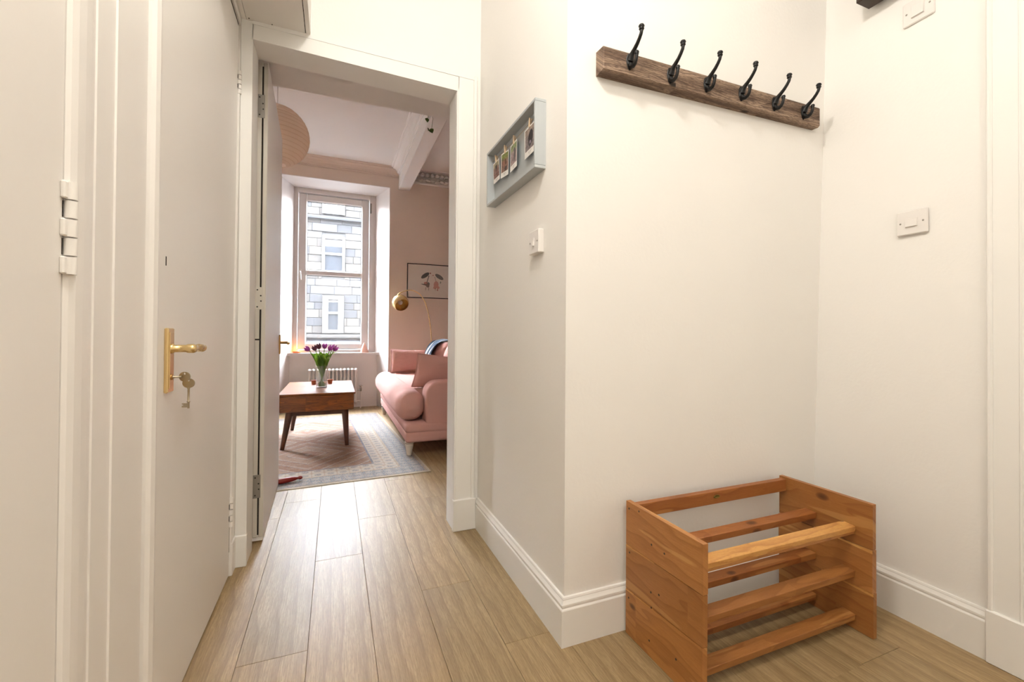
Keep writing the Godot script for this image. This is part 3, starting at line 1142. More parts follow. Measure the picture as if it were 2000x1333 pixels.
func left_doors() -> void:
	var g: Material = M.gloss_paint
	# door_1: the near cupboard door
	var d := Node3D.new()
	d.name = "door_1"
	d.set_meta("kind", "structure")
	add_child(d)
	var m := MB.new()
	m.box(V(-0.43, 0.008, -0.886), V(-0.392, 2.30, -0.13), 0.002)
	put("door_panel", m, g, d)
	for hy in [1.087, 0.20, 2.0]:
		m = MB.new()
		var hh := 0.146
		for k in 5:
			var a: float = hy + hh * k / 5.0
			m.tube([V(-0.3855, a + 0.0012, -0.893), V(-0.3855, a + hh / 5.0 - 0.0012, -0.893)], 0.0085, 12)
			if k % 2 == 0:
				m.box(V(-0.392, a + 0.001, -0.889), V(-0.3855, a + hh / 5.0 - 0.001, -0.876), 0.002)
			else:
				m.box(V(-0.392, a + 0.001, -0.909), V(-0.3855, a + hh / 5.0 - 0.001, -0.893), 0.002)
		var hg := put("hinge", m, g, d)
		m = MB.new()
		for k in [1, 3]:
			var a: float = hy + hh * k / 5.0
			m.box(V(-0.394, a + 0.002, -0.8855), V(-0.3914, a + hh / 5.0 - 0.002, -0.8835))
		put("gap", m, M.gap, hg)
	# mouldings between the two doors
	m = MB.new()
	plan(m, [-0.43, -0.888, -0.392, -0.888, -0.387, -0.893, -0.3835, -0.905, -0.3825, -0.925, -0.3835, -0.945, -0.3855, -0.9595, -0.3875, -0.9605, -0.3835, -0.9625, -0.3835, -0.9665, -0.3885, -0.9685,
		-0.3885, -1.0405, -0.3855, -1.042, -0.3855, -1.046, -0.3895, -1.048, -0.390, -1.196, -0.395, -1.1975, -0.395, -1.203, -0.386, -1.205, -0.379, -1.212, -0.3755, -1.226, -0.377, -1.238, -0.382, -1.246, -0.391, -1.250, -0.43, -1.251], 0.0, 2.9)
	struct("trim_2", m, M.gloss_paint)
	# door_2: flush door, hung a little out of square
	d = Node3D.new()
	d.name = "door_2"
	d.set_meta("kind", "structure")
	add_child(d)
	m = MB.new()
	m.hexa([V(-0.43, 0.006, -1.254), V(-0.393, 0.006, -1.254), V(-0.393, 0.006, -2.088), V(-0.43, 0.006, -2.088), V(-0.43, 2.305, -1.254), V(-0.393, 2.305, -1.254), V(-0.393, 2.305, -2.158), V(-0.43, 2.305, -2.158)])
	put("door_panel", m, g, d)
	for h in [[2.015, 2.116], [0.201, 0.322]]:
		m = MB.new()
		var hh: float = h[1] - h[0]
		var zz: float = -2.156 if h[0] > 1.0 else -2.096
		for k in 5:
			var a: float = h[0] + hh * k / 5.0
			m.tube([V(-0.388, a + 0.0015, zz), V(-0.388, a + hh / 5.0 - 0.0015, zz)], 0.008, 10)
		var hg := put("hinge", m, g, d)
		m = MB.new()
		for k in [1, 3]:
			var a: float = h[0] + hh * k / 5.0
			m.box(V(-0.3945, a + 0.002, zz + 0.006), V(-0.3915, a + hh / 5.0 - 0.002, zz + 0.012))
		put("gap", m, M.gap, hg)
	m = MB.new()
	m.box(V(-0.3935, 1.165, -1.3365), V(-0.3922, 1.188, -1.3315), 0.0004)
	put("keyhole", m, M.gap, d)
	# dark gap over the door head and beside its hinges
	m = MB.new()
	m.box(V(-0.40, 2.3055, -2.15), V(-0.3925, 2.3125, -1.36))
	m.hexa([V(-0.40, 0.10, -2.0905), V(-0.392, 0.10, -2.0905), V(-0.392, 0.10, -2.0925), V(-0.40, 0.10, -2.0925), V(-0.40, 0.20, -2.0945), V(-0.392, 0.20, -2.0945), V(-0.392, 0.20, -2.0975), V(-0.40, 0.20, -2.0975)])
	put("gap", m, M.gap, d)
	# handle plate, lever
	m = MB.new()
	m.box(V(-0.393, 0.846, -1.373), V(-0.384, 1.009, -1.328), 0.0025)
	m.box(V(-0.385, 0.856, -1.366), V(-0.3825, 0.999, -1.335), 0.0012)
	var plate := put("handle_plate", m, M.brass, d)
	m = MB.new()
	m.xf = Transform3D(Basis(V(0, 0, 1), -PI / 2), V(-0.383, 0.957, -1.350))
	m.lathe(Vector3.ZERO, [Vector2(0.0125, 0), Vector2(0.0125, 0.004), Vector2(0.0095, 0.006), Vector2(0.0095, 0.030), Vector2(0.0115, 0.034), Vector2(0.0118, 0.046), Vector2(0.009, 0.052), Vector2(0, 0.053)], 20)
	# reeded grip, then the twisted end
	m.xf = Transform3D(Basis(V(1, 0, 0), -PI / 2), V(-0.340, 0.957, -1.339))
	m.lathe(Vector3.ZERO, [Vector2(0, 0), Vector2(0.0085, 0.002), Vector2(0.009, 0.008), Vector2(0.0082, 0.012), Vector2(0.0092, 0.018), Vector2(0.0078, 0.030), Vector2(0.0068, 0.052), Vector2(0.0078, 0.058), Vector2(0.0102, 0.064), Vector2(0.0108, 0.070), Vector2(0.0085, 0.076), Vector2(0.006, 0.080)], 20)
	var rings := []
	for i in 17:
		var t := i / 16.0
		var r := 0.0062 + 0.0035 * sin(t * PI) * (1.0 - 0.3 * t)
		var c := Vector3(0.0, 0.080 + 0.040 * t, -0.0015 * sin(t * PI))
		var a := t * 4.0
		var ring := []
		for j in 16:
			var q := TAU * j / 16.0
			var rr := r * (1.0 + 0.16 * cos(2.0 * (q - a)))
			if i == 16:
				rr *= 0.35
			ring.append(c + Vector3(cos(q), 0, sin(q)) * rr)
		rings.append(ring)
	m.loft(rings)
	put("lever", m, M.brass, plate)
	m = MB.new()
	m.xf = Transform3D(Basis(V(0, 0, 1), -PI / 2), V(-0.383, 0.885, -1.350))
	m.lathe(Vector3.ZERO, [Vector2(0.008, 0), Vector2(0.008, 0.002), Vector2(0.005, 0.003), Vector2(0, 0.003)], 16)
	put("lock_rose", m, M.old_brass, plate)
	# trim right of door_2
	m = MB.new()
	m.hexa([V(-0.43, 0.13, -2.0925), V(-0.386, 0.13, -2.0925), V(-0.386, 0.13, -2.18), V(-0.43, 0.13, -2.18), V(-0.43, 2.313, -2.161), V(-0.386, 2.313, -2.161), V(-0.386, 2.313, -2.18), V(-0.43, 2.313, -2.18)])
	m.box(V(-0.43, 2.313, -2.18), V(-0.386, 2.9, -1.251))
	m.box(V(-0.43, 0, -2.18), V(-0.381, 0.135, -2.0925), 0.003)
	struct("trim_3", m, M.gloss_paint)
	# keys
	var bow := func(mb: MB, c: Vector3) -> void:
		# oval bow with a small eye at the top, in the (z, y) plane
		var n := 20
		for i in n:
			var a := TAU * i / n
			var b := TAU * (i + 1) / n
			var o1 := Vector2(cos(a) * 0.0155, sin(a) * 0.0125)
			var o2 := Vector2(cos(b) * 0.0155, sin(b) * 0.0125)
			var i1 := Vector2(cos(a) * 0.003, sin(a) * 0.003 + 0.0075)
			var i2 := Vector2(cos(b) * 0.003, sin(b) * 0.003 + 0.0075)
			var P := func(q: Vector2, s: float) -> Vector3:
				return c + Vector3(s * 0.0013, q.y, q.x)
			for s in [-1.0, 1.0]:
				mb.flat = true
				mb.qd(P.call(o1, s), P.call(o2, s), P.call(i2, s), P.call(i1, s), Vector3(s, 0, 0))
			mb.qd(P.call(o1, -1), P.call(o2, -1), P.call(o2, 1), P.call(o1, 1), Vector3(0, o1.y, o1.x))
			mb.qd(P.call(i1, -1), P.call(i2, -1), P.call(i2, 1), P.call(i1, 1), Vector3(0, -(i1.y - 0.0075), -i1.x))
	var k1 := thing("key", "steel key pushed into the lock under the brass lever", "key", V(-0.380, 0.885, -1.350))
	m = MB.new()
	m.xf = Transform3D(Basis(V(0, 1, 0), deg_to_rad(62)), V(0.025, 0, 0))
	bow.call(m, Vector3.ZERO)
	put("bow", m, M.steel, k1)
	m = MB.new()
	m.tube([V(0.0, 0, 0), V(0.004, 0, 0), V(0.005, 0, 0), V(0.018, 0, 0)], [0.0035, 0.0035, 0.0026, 0.0026], 10)
	put("shank", m, M.steel, k1)
	m = MB.new()
	var rp := []
	for i in 21:
		var a := TAU * i / 20.0
		rp.append(V(0, sin(a) * 0.0095, cos(a) * 0.0095))
	m.xf = Transform3D(Basis(V(0, 1, 0), deg_to_rad(30)), Vector3.ZERO)
	m.tube(rp, 0.0008, 6)
	var kr := put("key_ring", m, M.steel)
	kr.position = V(-0.352, 0.8835, -1.362)
	tag(kr, "thin wire ring joining the key in the lock to the hanging key", "key ring")
	var k2 := thing("key", "steel key with a notched bit hanging loose from the wire ring", "key", V(-0.3505, 0.8665, -1.366))
	k2.rotation.y = deg_to_rad(70)
	m = MB.new()
	bow.call(m, Vector3.ZERO)
	put("bow", m, M.steel, k2)
	m = MB.new()
	m.tube([V(0, -0.0115, 0), V(0, -0.014, 0), V(0, -0.0145, 0), V(0, -0.046, 0), V(0, -0.047, 0), V(0, -0.049, 0), V(0, -0.050, 0), V(0, -0.065, 0)], [0.0035, 0.0035, 0.0026, 0.0026, 0.0038, 0.0038, 0.0026, 0.0026], 10)
	put("shank", m, M.steel, k2)
	m = MB.new()
	m.xf = Transform3D(Basis(V(0, 1, 0), -PI / 2), Vector3.ZERO)
	m.prism(pv([-0.001, -0.052, -0.016, -0.052, -0.016, -0.055, -0.012, -0.056, -0.012, -0.058, -0.016, -0.059, -0.016, -0.063, -0.001, -0.063]), -0.0012, 0.0012)
	put("bit", m, M.steel, k2)

func baseboards() -> void:
	var prof := pv([0, 0, 0.018, 0, 0.018, 0.116, 0.0165, 0.119, 0.0135, 0.121, 0.0135, 0.124, 0.0155, 0.127, 0.0155, 0.133, 0.0115, 0.139, 0.0085, 0.144, 0.0085, 0.147, 0.0065, 0.152, 0, 0.153])
	var m := MB.new()
	m.sweep(prof, pv([0.695, -2.168, 0.695, -1.25, 1.893, -1.25]), 1.0)
	struct("baseboard_corner", m, M.trim_paint)
	m = MB.new()
	m.sweep(prof, pv([1.893, -1.232, 1.893, -0.706]), 1.0)
	struct("baseboard_right", m, M.trim_paint)
	m = MB.new()
	m.box(V(1.876, 0.15, -0.703), V(1.893, 2.4, -0.46), 0.002)
	m.box(V(1.869, 0.15, -0.703), V(1.893, 2.4, -0.689), 0.004)
	m.box(V(1.873, 0.15, -0.634), V(1.893, 2.4, -0.628), 0.002)
	var tr := struct("trim_4", m, M.trim_paint)
	m = MB.new()
	m.box(V(1.866, 0, -0.706), V(1.893, 0.162, -0.455), 0.003)
	put("plinth_block", m, M.trim_paint, tr)
	m = MB.new()
	m.box(V(1.880, 0.005, -0.455), V(1.893, 2.05, 0.30), 0.003)
	struct("door_4", m, M.gloss_paint)

func shoe_rack() -> void:
	var r := thing("shoe_rack", "orange brown cedar shoe rack with six slats standing in the alcove corner", "shoe rack", V(0.915, 0, -1.222))
	var off := V(-0.915, 0, 1.222)
	var rng := RandomNumberGenerator.new()
	rng.seed = 4
	var H := 0.443
	# left side: three boards, the joints running slightly uphill to the front
	for k in 3:
		var yb0: float = [0.0, 0.149, 0.296][k]
		var yb1: float = [0.0, 0.166, 0.305][k]
		var yt0: float = [0.149, 0.296, H][k]
		var yt1: float = [0.166, 0.305, H][k]
		var gp := 0.0011
		for side in 2:
			var m := MB.new()
			m.lu = 2
			m.us = Vector2(1.0 / 0.9, 1.0 / 0.62)
			m.uo = Vector2([0.30, 0.05, 0.55, 0.12, 0.75, 0.4][k + side * 3], [0.10, 0.42, 0.78, 0.25, 0.6, 0.92][k + side * 3])
			var x0 := 0.915 if side == 0 else 1.655
			var x1 := 0.932 if side == 0 else 1.672
			if side == 1:
				yb0 = [0.0, 0.150, 0.292][k]
				yb1 = yb0
				yt0 = [0.150, 0.292, H][k]
				yt1 = yt0
				if k == 1:
					x0 -= 0.004
				if k == 0:
					x0 -= 0.001
			var zb := -1.222
			var zf := -0.892 + (0.001 * k if side == 0 else -0.001 * k)
			m.xf = Transform3D(Basis(), off)
			m.hexa([V(x0, yb0 + gp, zb), V(x1, yb0 + gp, zb), V(x1, yb1 + gp, zf), V(x0, yb1 + gp, zf), V(x0, yt0 - gp, zb), V(x1, yt0 - gp, zb), V(x1, yt1 - gp, zf), V(x0, yt1 - gp, zf)])
			var sb := put("side_board", m, [M.cedar, M.cedar_dark, M.cedar][k] if side == 0 else [M.cedar_dark, M.cedar, M.cedar_dark][k], r)
			if k < 2:
				# pale sapwood left along the upper edge, running out towards one end
				m = MB.new()
				m.lu = 2
				m.us = Vector2(1.0 / 0.5, 1.0 / 0.25)
				m.xf = Transform3D(Basis(), off)
				var xa := x0 - 0.0006 if side == 0 else x0 - 0.0006
				var xb := xa + 0.004
				if side == 0:
					var zm := lerpf(zb, zf, 0.42)
					var ym := lerpf(yt0, yt1, 0.42)
					m.hexa([V(xa, yt0 - gp - 0.0045, zb), V(xb, yt0 - gp - 0.0045, zb), V(xb, ym - gp - 0.0006, zm), V(xa, ym - gp - 0.0006, zm), V(xa, yt0 - gp + 0.0004, zb), V(xb, yt0 - gp + 0.0004, zb), V(xb, ym - gp + 0.0004, zm), V(xa, ym - gp + 0.0004, zm)])
				else:
					var zm := lerpf(zf, zb, 0.5)
					m.hexa([V(xa, yt0 - gp - 0.001, zm), V(xb, yt0 - gp - 0.001, zm), V(xb, yt0 - gp - 0.010, zf), V(xa, yt0 - gp - 0.010, zf), V(xa, yt0 - gp + 0.0004, zm), V(xb, yt0 - gp + 0.0004, zm), V(xb, yt0 - gp + 0.0004, zf), V(xa, yt0 - gp + 0.0004, zf)])
				put("sapwood_edge", m, M.sapwood, sb)
	# slats: front and back on three levels, and the rail along the top
	var lv := [[0.354, 0.350], [0.203, 0.202], [0.055, 0.052]]
	var i := 0
	for l in 3:
		for fb in 2:
			var z0 := -0.987 if fb == 0 else -1.117
			var z1 := -0.945 if fb == 0 else -1.075
			var m := MB.new()
			m.lu = 0
			m.us = Vector2(1.0 / 0.9, 1.0 / 0.62)
			m.uo = Vector2(rng.randf(), rng.randf())
			var yt: float = lv[l][fb]
			var th := 0.028 if fb == 0 and l == 0 else 0.022
			m.xf = Transform3D(Basis(V(1, 0, 0), deg_to_rad(6.0 if fb == 0 else 3.0)), V(0, yt - th * 0.5, (z0 + z1) * 0.5) + off)
			m.box(V(0.933, -th * 0.5, -0.021), V(1.653, th * 0.5, 0.021), 0.0012)
			if l == 0 and fb == 0:
				# pale sapwood lath with a strip of heartwood underneath
				m = MB.new()
				m.us = Vector2(1.0 / 0.9, 1.0 / 0.62)
				m.xf = Transform3D(Basis(V(1, 0, 0), deg_to_rad(6.0)), V(0, yt - th * 0.5, (z0 + z1) * 0.5) + off)
				m.box(V(0.933, -th * 0.5 + 0.010, -0.021), V(1.653, th * 0.5, 0.021), 0.0012)
				var sl := put("slat", m, M.sapwood, r)
				sl.set_meta("label", "pale yellow sapwood slat")
				m = MB.new()
				m.us = Vector2(1.0 / 0.9, 1.0 / 0.62)
				m.uo = Vector2(0.3, 0.7)
				m.xf = Transform3D(Basis(V(1, 0, 0), deg_to_rad(6.0)), V(0, yt - th * 0.5, (z0 + z1) * 0.5) + off)
				m.box(V(0.933, -th * 0.5, -0.0205), V(1.653, -th * 0.5 + 0.010, 0.0205), 0.002)
				put("heartwood_strip", m, M.cedar, sl)
			else:
				put("slat", m, M.cedar_red if i % 2 else M.cedar_dark, r)
			i += 1
	var m := MB.new()
	m.us = Vector2(1.0 / 0.9, 1.0 / 0.62)
	m.uo = Vector2(0.62, 0.31)
	m.xf = Transform3D(Basis(), off)
	m.box(V(0.933, 0.390, -1.215), V(1.654, 0.435, -1.192), 0.0012)
	var rail := put("top_rail", m, M.cedar_red, r)
	m = MB.new()
	m.xf = Transform3D(Basis(V(1, 0, 0), PI / 2), V(1.288, 0.4165, -1.192) + off) * Transform3D(Basis.from_scale(V(1.0, 1.0, 0.42)), Vector3.ZERO)
	m.lathe(Vector3.ZERO, [Vector2(0.0145, 0), Vector2(0.0145, 0.0015), Vector2(0.0125, 0.0025), Vector2(0.0118, 0.0016), Vector2(0, 0.0016)], 24, false)
	put("badge", m, mat("badge_metal", Color(0.50, 0.44, 0.22), 0.4, 0.8), rail)
	for s in [[0.35, -1.095], [0.349, -1.038], [0.276, -1.203], [0.214, -1.061], [0.202, -1.097], [0.156, -1.095], [0.124, -1.207], [0.049, -1.104], [0.070, -0.989], [0.420, -1.207], [0.430, -1.156]]:
		m = MB.new()
		m.xf = Transform3D(Basis(V(0, 0, 1), PI / 2), V(0.915, s[0], s[1]) + off)
		m.lathe(Vector3.ZERO, [Vector2(0.0032, 0), Vector2(0.003, 0.0006), Vector2(0, 0.0007)], 10, false)
		put("screw", m, M.screw_head, r)

func coat_rack() -> void:
	var r := thing("coat_rack", "weathered brown plank with six black iron hooks on the white wall", "coat rack", V(1.33, 1.866, -1.25))
	var off := V(-1.33, -1.866, 1.25)
	var m := MB.new()
	m.lu = 0
	m.us = Vector2(1.0 / 1.15, 1.0 / 0.30)
	m.uo = Vector2(0.2, 0.1)
	# the front leans with the wall; ends and lower front edge are planed off
	var poly := pv([-0.0465, 0.001, -0.043, 0.0, 0.0, 0.0, 0.0, 0.0, 0.0, 0.0])
	var rings := []
	for e in [[0.803, 0.0, 0.0025], [0.806, 0.0, 0.0], [1.850, 0.012, 0.0], [1.853, 0.012, 0.0025]]:
		var dz: float = e[1]
		var i: float = e[2]
		var ring := []
		for p in [[0.001, 0.001], [0.001 + 0.038, 0.0 + i], [0.001 + 0.0455 - i, 0.006 + i], [0.001 + 0.0455 - i, 0.076 - i], [0.001 + 0.041, 0.081 - i], [0.001, 0.081]]:
			ring.append(V(e[0], 1.866 + p[1], -1.25 + dz + p[0]) + off)
		rings.append(ring)
	m.flat = true
	for k in 3:
		for j in 6:
			var a: Vector3 = rings[k][j]
			var b: Vector3 = rings[k][(j + 1) % 6]
			var c: Vector3 = rings[k + 1][(j + 1) % 6]
			var d: Vector3 = rings[k + 1][j]
			m.qd(a, b, c, d, (a + b + c + d) * 0.25 - (V(1.33, 1.9065, -1.228) + off) - V(((a + c) * 0.5).x - 0.0, 0, 0))
	for k in [0, 3]:
		var cc := Vector3.ZERO
		for v in rings[k]:
			cc += v / 6.0
		for j in 6:
			m.trio(cc, rings[k][j], rings[k][(j + 1) % 6], V(-1 if k == 0 else 1, 0, 0))
	put("board", m, M.barn_wood, r)
	# one hook: shield plate, long upper arm, small lower arm, two screws
	m = MB.new()
	var shield := PackedVector2Array()
	for i in 25:
		var t := TAU * i / 24.0
		var yy := sin(t)
		var w := 0.0135 * cos(t) * (1.0 - 0.22 * maxf(0.0, -yy))
		if i < 24:
			shield.append(Vector2(w, yy * 0.027 if yy > 0 else yy * 0.030))
	m.prism(shield, 0.0, 0.004, 0.0015)
	var rs := []
	for i in 8:
		var t := i / 7.0
		rs.append(m.ring(V(0, 0.0, 0.003 + 0.006 * sin(t * PI / 2)), V(0.0115 * cos(t * PI / 2) + 0.0005, 0, 0), V(0, 0.024 * cos(t * PI / 2) + 0.0005, 0), 18))
	m.loft(rs)
	m.tube([V(0, 0.000, 0.004), V(0, 0.012, 0.010), V(0, 0.018, 0.0165), V(0, 0.026, 0.028), V(0, 0.036, 0.042), V(0, 0.047, 0.053), V(0, 0.057, 0.0605), V(0, 0.065, 0.063), V(0, 0.071, 0.0625)], [0.0125, 0.0105, 0.0082, 0.0068, 0.006, 0.0056, 0.0055, 0.0055, 0.0055], 12)
	m.lathe(V(0, 0.067, 0.0625), [Vector2(0, -0.002), Vector2(0.0068, 0), Vector2(0.0088, 0.0035), Vector2(0.0068, 0.0065), Vector2(0.0078, 0.008), Vector2(0.0098, 0.012), Vector2(0.0078, 0.0165), Vector2(0.004, 0.0188), Vector2(0, 0.0193)], 16)
	m.tube([V(0, -0.014, 0.005), V(0, -0.022, 0.012), V(0, -0.0255, 0.021), V(0, -0.022, 0.030), V(0, -0.014, 0.036), V(0, -0.004, 0.0385), V(0, 0.002, 0.039)], [0.0095, 0.0082, 0.007, 0.0062, 0.0056, 0.0054, 0.0054], 12)
	m.lathe(V(0, 0.001, 0.039), [Vector2(0, -0.001), Vector2(0.0066, 0.001), Vector2(0.0058, 0.003), Vector2(0.0078, 0.0075), Vector2(0.0062, 0.012), Vector2(0, 0.0138)], 14)
	var hm := m.mesh()
	m = MB.new()
	m.xf = Transform3D(Basis(V(1, 0, 0), PI / 2), V(0, -0.0235, 0.0045))
	m.lathe(Vector3.ZERO, [Vector2(0.0032, 0), Vector2(0.003, 0.0012), Vector2(0, 0.0016)], 10, false)
	m.xf = Transform3D(Basis(V(1, 0, 0), PI / 2), V(-0.007, 0.008, 0.0065))
	m.lathe(Vector3.ZERO, [Vector2(0.0032, 0), Vector2(0.003, 0.0012), Vector2(0, 0.0016)], 10, false)
	var sm := m.mesh()
	var xs := [0.904, 1.0735, 1.238, 1.409, 1.584, 1.749]
	for i in 6:
		var h := put("hook", hm, M.iron, r)
		h.position = V(xs[i], [1.915, 1.906, 1.910, 1.913, 1.909, 1.907][i], -1.2035 + 0.012 * (xs[i] - 0.811) / 1.035) + off
		put("screw", sm, M.screw_head, h)

func photo_frame() -> void:
	var f := thing("box_frame", "pale grey deep box frame with four clipped photos on the white wall", "photo frame", V(0.695, 1.594, -1.669))
	var off := V(-0.695, -1.594, 1.669)
	var x0 := 0.651
	var x1 := 0.695
	var m := MB.new()
	m.xf = Transform3D(Basis(), off)
	m.box(V(x0, 1.594, -1.935), V(x1, 1.605, -1.403), 0.0015)
	put("frame_side", m, M.grey_frame, f)
	m = MB.new()
	m.xf = Transform3D(Basis(), off)
	m.box(V(x0, 1.833, -1.935), V(x1, 1.844, -1.403), 0.0015)
	put("frame_side", m, M.grey_frame, f)
	for z in [-1.935, -1.414]:
		m = MB.new()
		m.xf = Transform3D(Basis(), off)
		m.box(V(x0, 1.605, z), V(x1, 1.833, z + 0.011), 0.0015)
		put("frame_side", m, M.grey_frame, f)
	m = MB.new()
	m.xf = Transform3D(Basis(), off)
	m.box(V(0.688, 1.605, -1.924), V(0.6945, 1.833, -1.414))
	put("back_board", m, M.grey_frame, f)
	m = MB.new()
	m.xf = Transform3D(Basis(), off)
	var sp := []
	for i in 13:
		var t := i / 12.0
		sp.append(V(0.6775, 1.806 - 0.008 * sin(t * PI), lerpf(-1.925, -1.413, t)))
	m.tube(sp, 0.0009, 6)
	put("string", m, M.string, f)
	# photos: z of the left (far) and right edges, top, bottom, twist
	var pl := [[-1.905, -1.838, 1.786, 1.690, 5.0], [-1.795, -1.722, 1.786, 1.680, 6.0], [-1.700, -1.617, 1.786, 1.676, -3.0], [-1.548, -1.455, 1.786, 1.674, 0.0]]
	var names := ["leftmost clipped snapshot in the grey box frame, a dark head near the top", "second snapshot from the left in the box frame, green foliage over two brown figures", "third snapshot in the box frame, slim dark figure before pale green", "rightmost snapshot in the box frame beside its lit side, large dark animal shape"]
	var pegl := ["small pale wooden clothes peg holding the leftmost snapshot", "small pale wooden clothes peg holding the second snapshot from the left", "small pale wooden clothes peg holding the third snapshot from the left", "small pale wooden clothes peg holding the rightmost snapshot in the frame"]
	for k in 4:
		var p: Array = pl[k]
		var cz: float = (p[0] + p[1]) * 0.5
		var w: float = (p[1] - p[0]) * 0.5
		var h: float = p[2] - p[3]
		m = MB.new()
		m.box(V(-0.0004, -h, -w), V(0.0004, 0, w))
		var o := put("snapshot", m, M.card_back if k == 0 else M.snapshot_3)
		o.material_override = M.card_back
		m = MB.new()
		# slightly curled print, seen from the left
		var n := 6
		for i in n:
			var a := -w + 2.0 * w * i / n
			var b := -w + 2.0 * w * (i + 1) / n
			m.flat = true
			var ua := float(i) / n
			var ub := float(i + 1) / n
			m.tri(V(-0.0008, -h, a), V(-0.0008, -h, b), V(-0.0008, 0, b), Vector2(ua, 1), Vector2(ub, 1), Vector2(ub, 0))
			m.tri(V(-0.0008, -h, a), V(-0.0008, 0, b), V(-0.0008, 0, a), Vector2(ua, 1), Vector2(ub, 0), Vector2(ua, 0))
		put("print", m, M["snapshot_%d" % k], o)
		o.position = V(0.6745, p[2] + 0.002, cz)
		o.rotation = Vector3([-0.10, 0.03, 0.0, -0.03][k], deg_to_rad(p[4]), 0)
		tag(o, names[k], "photograph", "snapshots clipped in the box frame")
		m = MB.new()
		for s in [-1.0, 1.0]:
			m.hexa([V(0.0012 * s, -0.013, -0.0035), V(0.0042 * s, -0.013, -0.0035), V(0.0042 * s, -0.013, 0.0035), V(0.0012 * s, -0.013, 0.0035), V(0.0038 * s, 0.021, -0.0028), V(0.0065 * s, 0.021, -0.0028), V(0.0065 * s, 0.021, 0.0028), V(0.0038 * s, 0.021, 0.0028)])
		m.tube([V(-0.0055, 0.002, 0.0), V(0.0055, 0.002, 0.0)], 0.0022, 8)
		var g := put("clothes_peg", m, M.peg_wood)
		g.position = V(0.6745, 1.794, cz + 0.004)
		g.rotation.y = deg_to_rad(25.0)
		g.rotation.x = 0.08 * (k - 1.5)
		tag(g, pegl[k], "clothes peg", "clothes pegs in the box frame")

func plate_switch(called: String, label: String, cat: String, at: Vector3, face: float, rocker: Vector2, thick: float, portrait: bool) -> Node3D:
	# built facing -x; screws left and right
	var s := thing(called, label, cat, at)
	var m := MB.new()
	m.box(V(-thick, -0.043, -0.043 * face), V(0, 0.043, 0.043 * face), 0.003)
	put("face_plate", m, M.white_plastic, s)
	m = MB.new()
	m.box(V(-thick - 0.0025, -rocker.y, -rocker.x), V(-thick + 0.001, rocker.y, rocker.x), 0.0015)
	m.hexa([V(-thick - 0.001, -rocker.y * 0.93, -rocker.x * 0.9), V(-thick, rocker.y * 0.93, -rocker.x * 0.9), V(-thick, rocker.y * 0.93, rocker.x * 0.9), V(-thick - 0.001, -rocker.y * 0.93, rocker.x * 0.9), V(-thick - 0.0065, -rocker.y * 0.93, -rocker.x * 0.9), V(-thick - 0.002, rocker.y * 0.93, -rocker.x * 0.9), V(-thick - 0.002, rocker.y * 0.93, rocker.x * 0.9), V(-thick - 0.0065, -rocker.y * 0.93, rocker.x * 0.9)])
	put("rocker", m, M.white_plastic, s)
	for q in [-1.0, 1.0]:
		m = MB.new()
		m.xf = Transform3D(Basis(V(0, 0, 1), PI / 2), V(-thick, 0, q * 0.0315 * face))
		m.lathe(Vector3.ZERO, [Vector2(0.0034, 0), Vector2(0.003, 0.0007), Vector2(0, 0.0008)], 10, false)
		put("screw", m, M.dull_steel, s)
	return s

func switches() -> void:
	plate_switch("light_switch", "white light switch under the grey box frame", "light switch", V(0.695, 1.338, -1.454), 0.98, Vector2(0.006, 0.0155), 0.023, true)
	var a := plate_switch("light_switch", "white single wall switch with two screws, beside the coat rack corner", "light switch", V(1.896, 1.406, -0.899), 1.06, Vector2(0.0185, 0.0155), 0.009, false)
	a.rotation.y = deg_to_rad(-1.5)
	var b := plate_switch("socket_plate", "white plate with two screws high on the right wall, cut by the picture edge", "switch plate", V(1.905, 2.160, -0.884), 1.08, Vector2(0.020, 0.024), 0.009, false)
	b.rotation.y = deg_to_rad(-2.5)

func cupboard() -> void:
	var c := thing("meter_cupboard", "white boxed cupboard fixed over the doorway's left corner", "cupboard", V(-0.25, 2.345, -1.83))
	var off := V(0.25, -2.345, 1.83)
	var m := MB.new()
	m.xf = Transform3D(Basis(), off)
	m.box(V(-0.386, 2.352, -2.18), V(-0.116, 2.9, -1.45))
	m.box(V(-0.1345, 2.345, -2.18), V(-0.116, 2.352, -1.45), 0.001)
	m.box(V(-0.386, 2.345, -2.18), V(-0.366, 2.352, -1.45), 0.001)
	m.box(V(-0.366, 2.345, -2.18), V(-0.1345, 2.352, -2.172), 0.001)
	put("body", m, M.gloss_paint, c)
	m = MB.new()
	m.xf = Transform3D(Basis(), off)
	m.box(V(-0.365, 2.346, -2.1695), V(-0.1375, 2.3515, -1.46), 0.001)
	put("hatch_panel", m, M.gloss_paint, c)
	m = MB.new()
	m.xf = Transform3D(Basis(), off)
	m.box(V(-0.366, 2.350, -2.172), V(-0.1345, 2.3525, -1.45))
	put("gap", m, M.gap, c)
	for s in [[-0.355, -2.15], [-0.268, -2.155], [-0.20, -1.9]]:
		m = MB.new()
		m.xf = Transform3D(Basis(V(1, 0, 0), PI), V(s[0], 2.346, s[1]) + off)
		m.lathe(Vector3.ZERO, [Vector2(0.003, 0), Vector2(0.0026, 0.0008), Vector2(0, 0.001)], 8, false)
		put("screw", m, M.screw_head, c)

func wall_box() -> void:
	var m := MB.new()
	m.lu = 2
	m.us = Vector2(1.0, 3.0)
	m.box(V(1.821, 2.264, -1.040), V(1.899, 2.5, -0.60), 0.003)
	var o := put("wall_shelf_box", m, M.dark_wood)
	tag(o, "dark brown wooden box on the right wall at the picture's top edge", "wall box")

func bezier(a: Vector3, b: Vector3, c: Vector3, d: Vector3, n: int) -> Array:
	var r := []
	for i in n + 1:
		r.append(a.bezier_interpolate(b, c, d, float(i) / n))
	return r

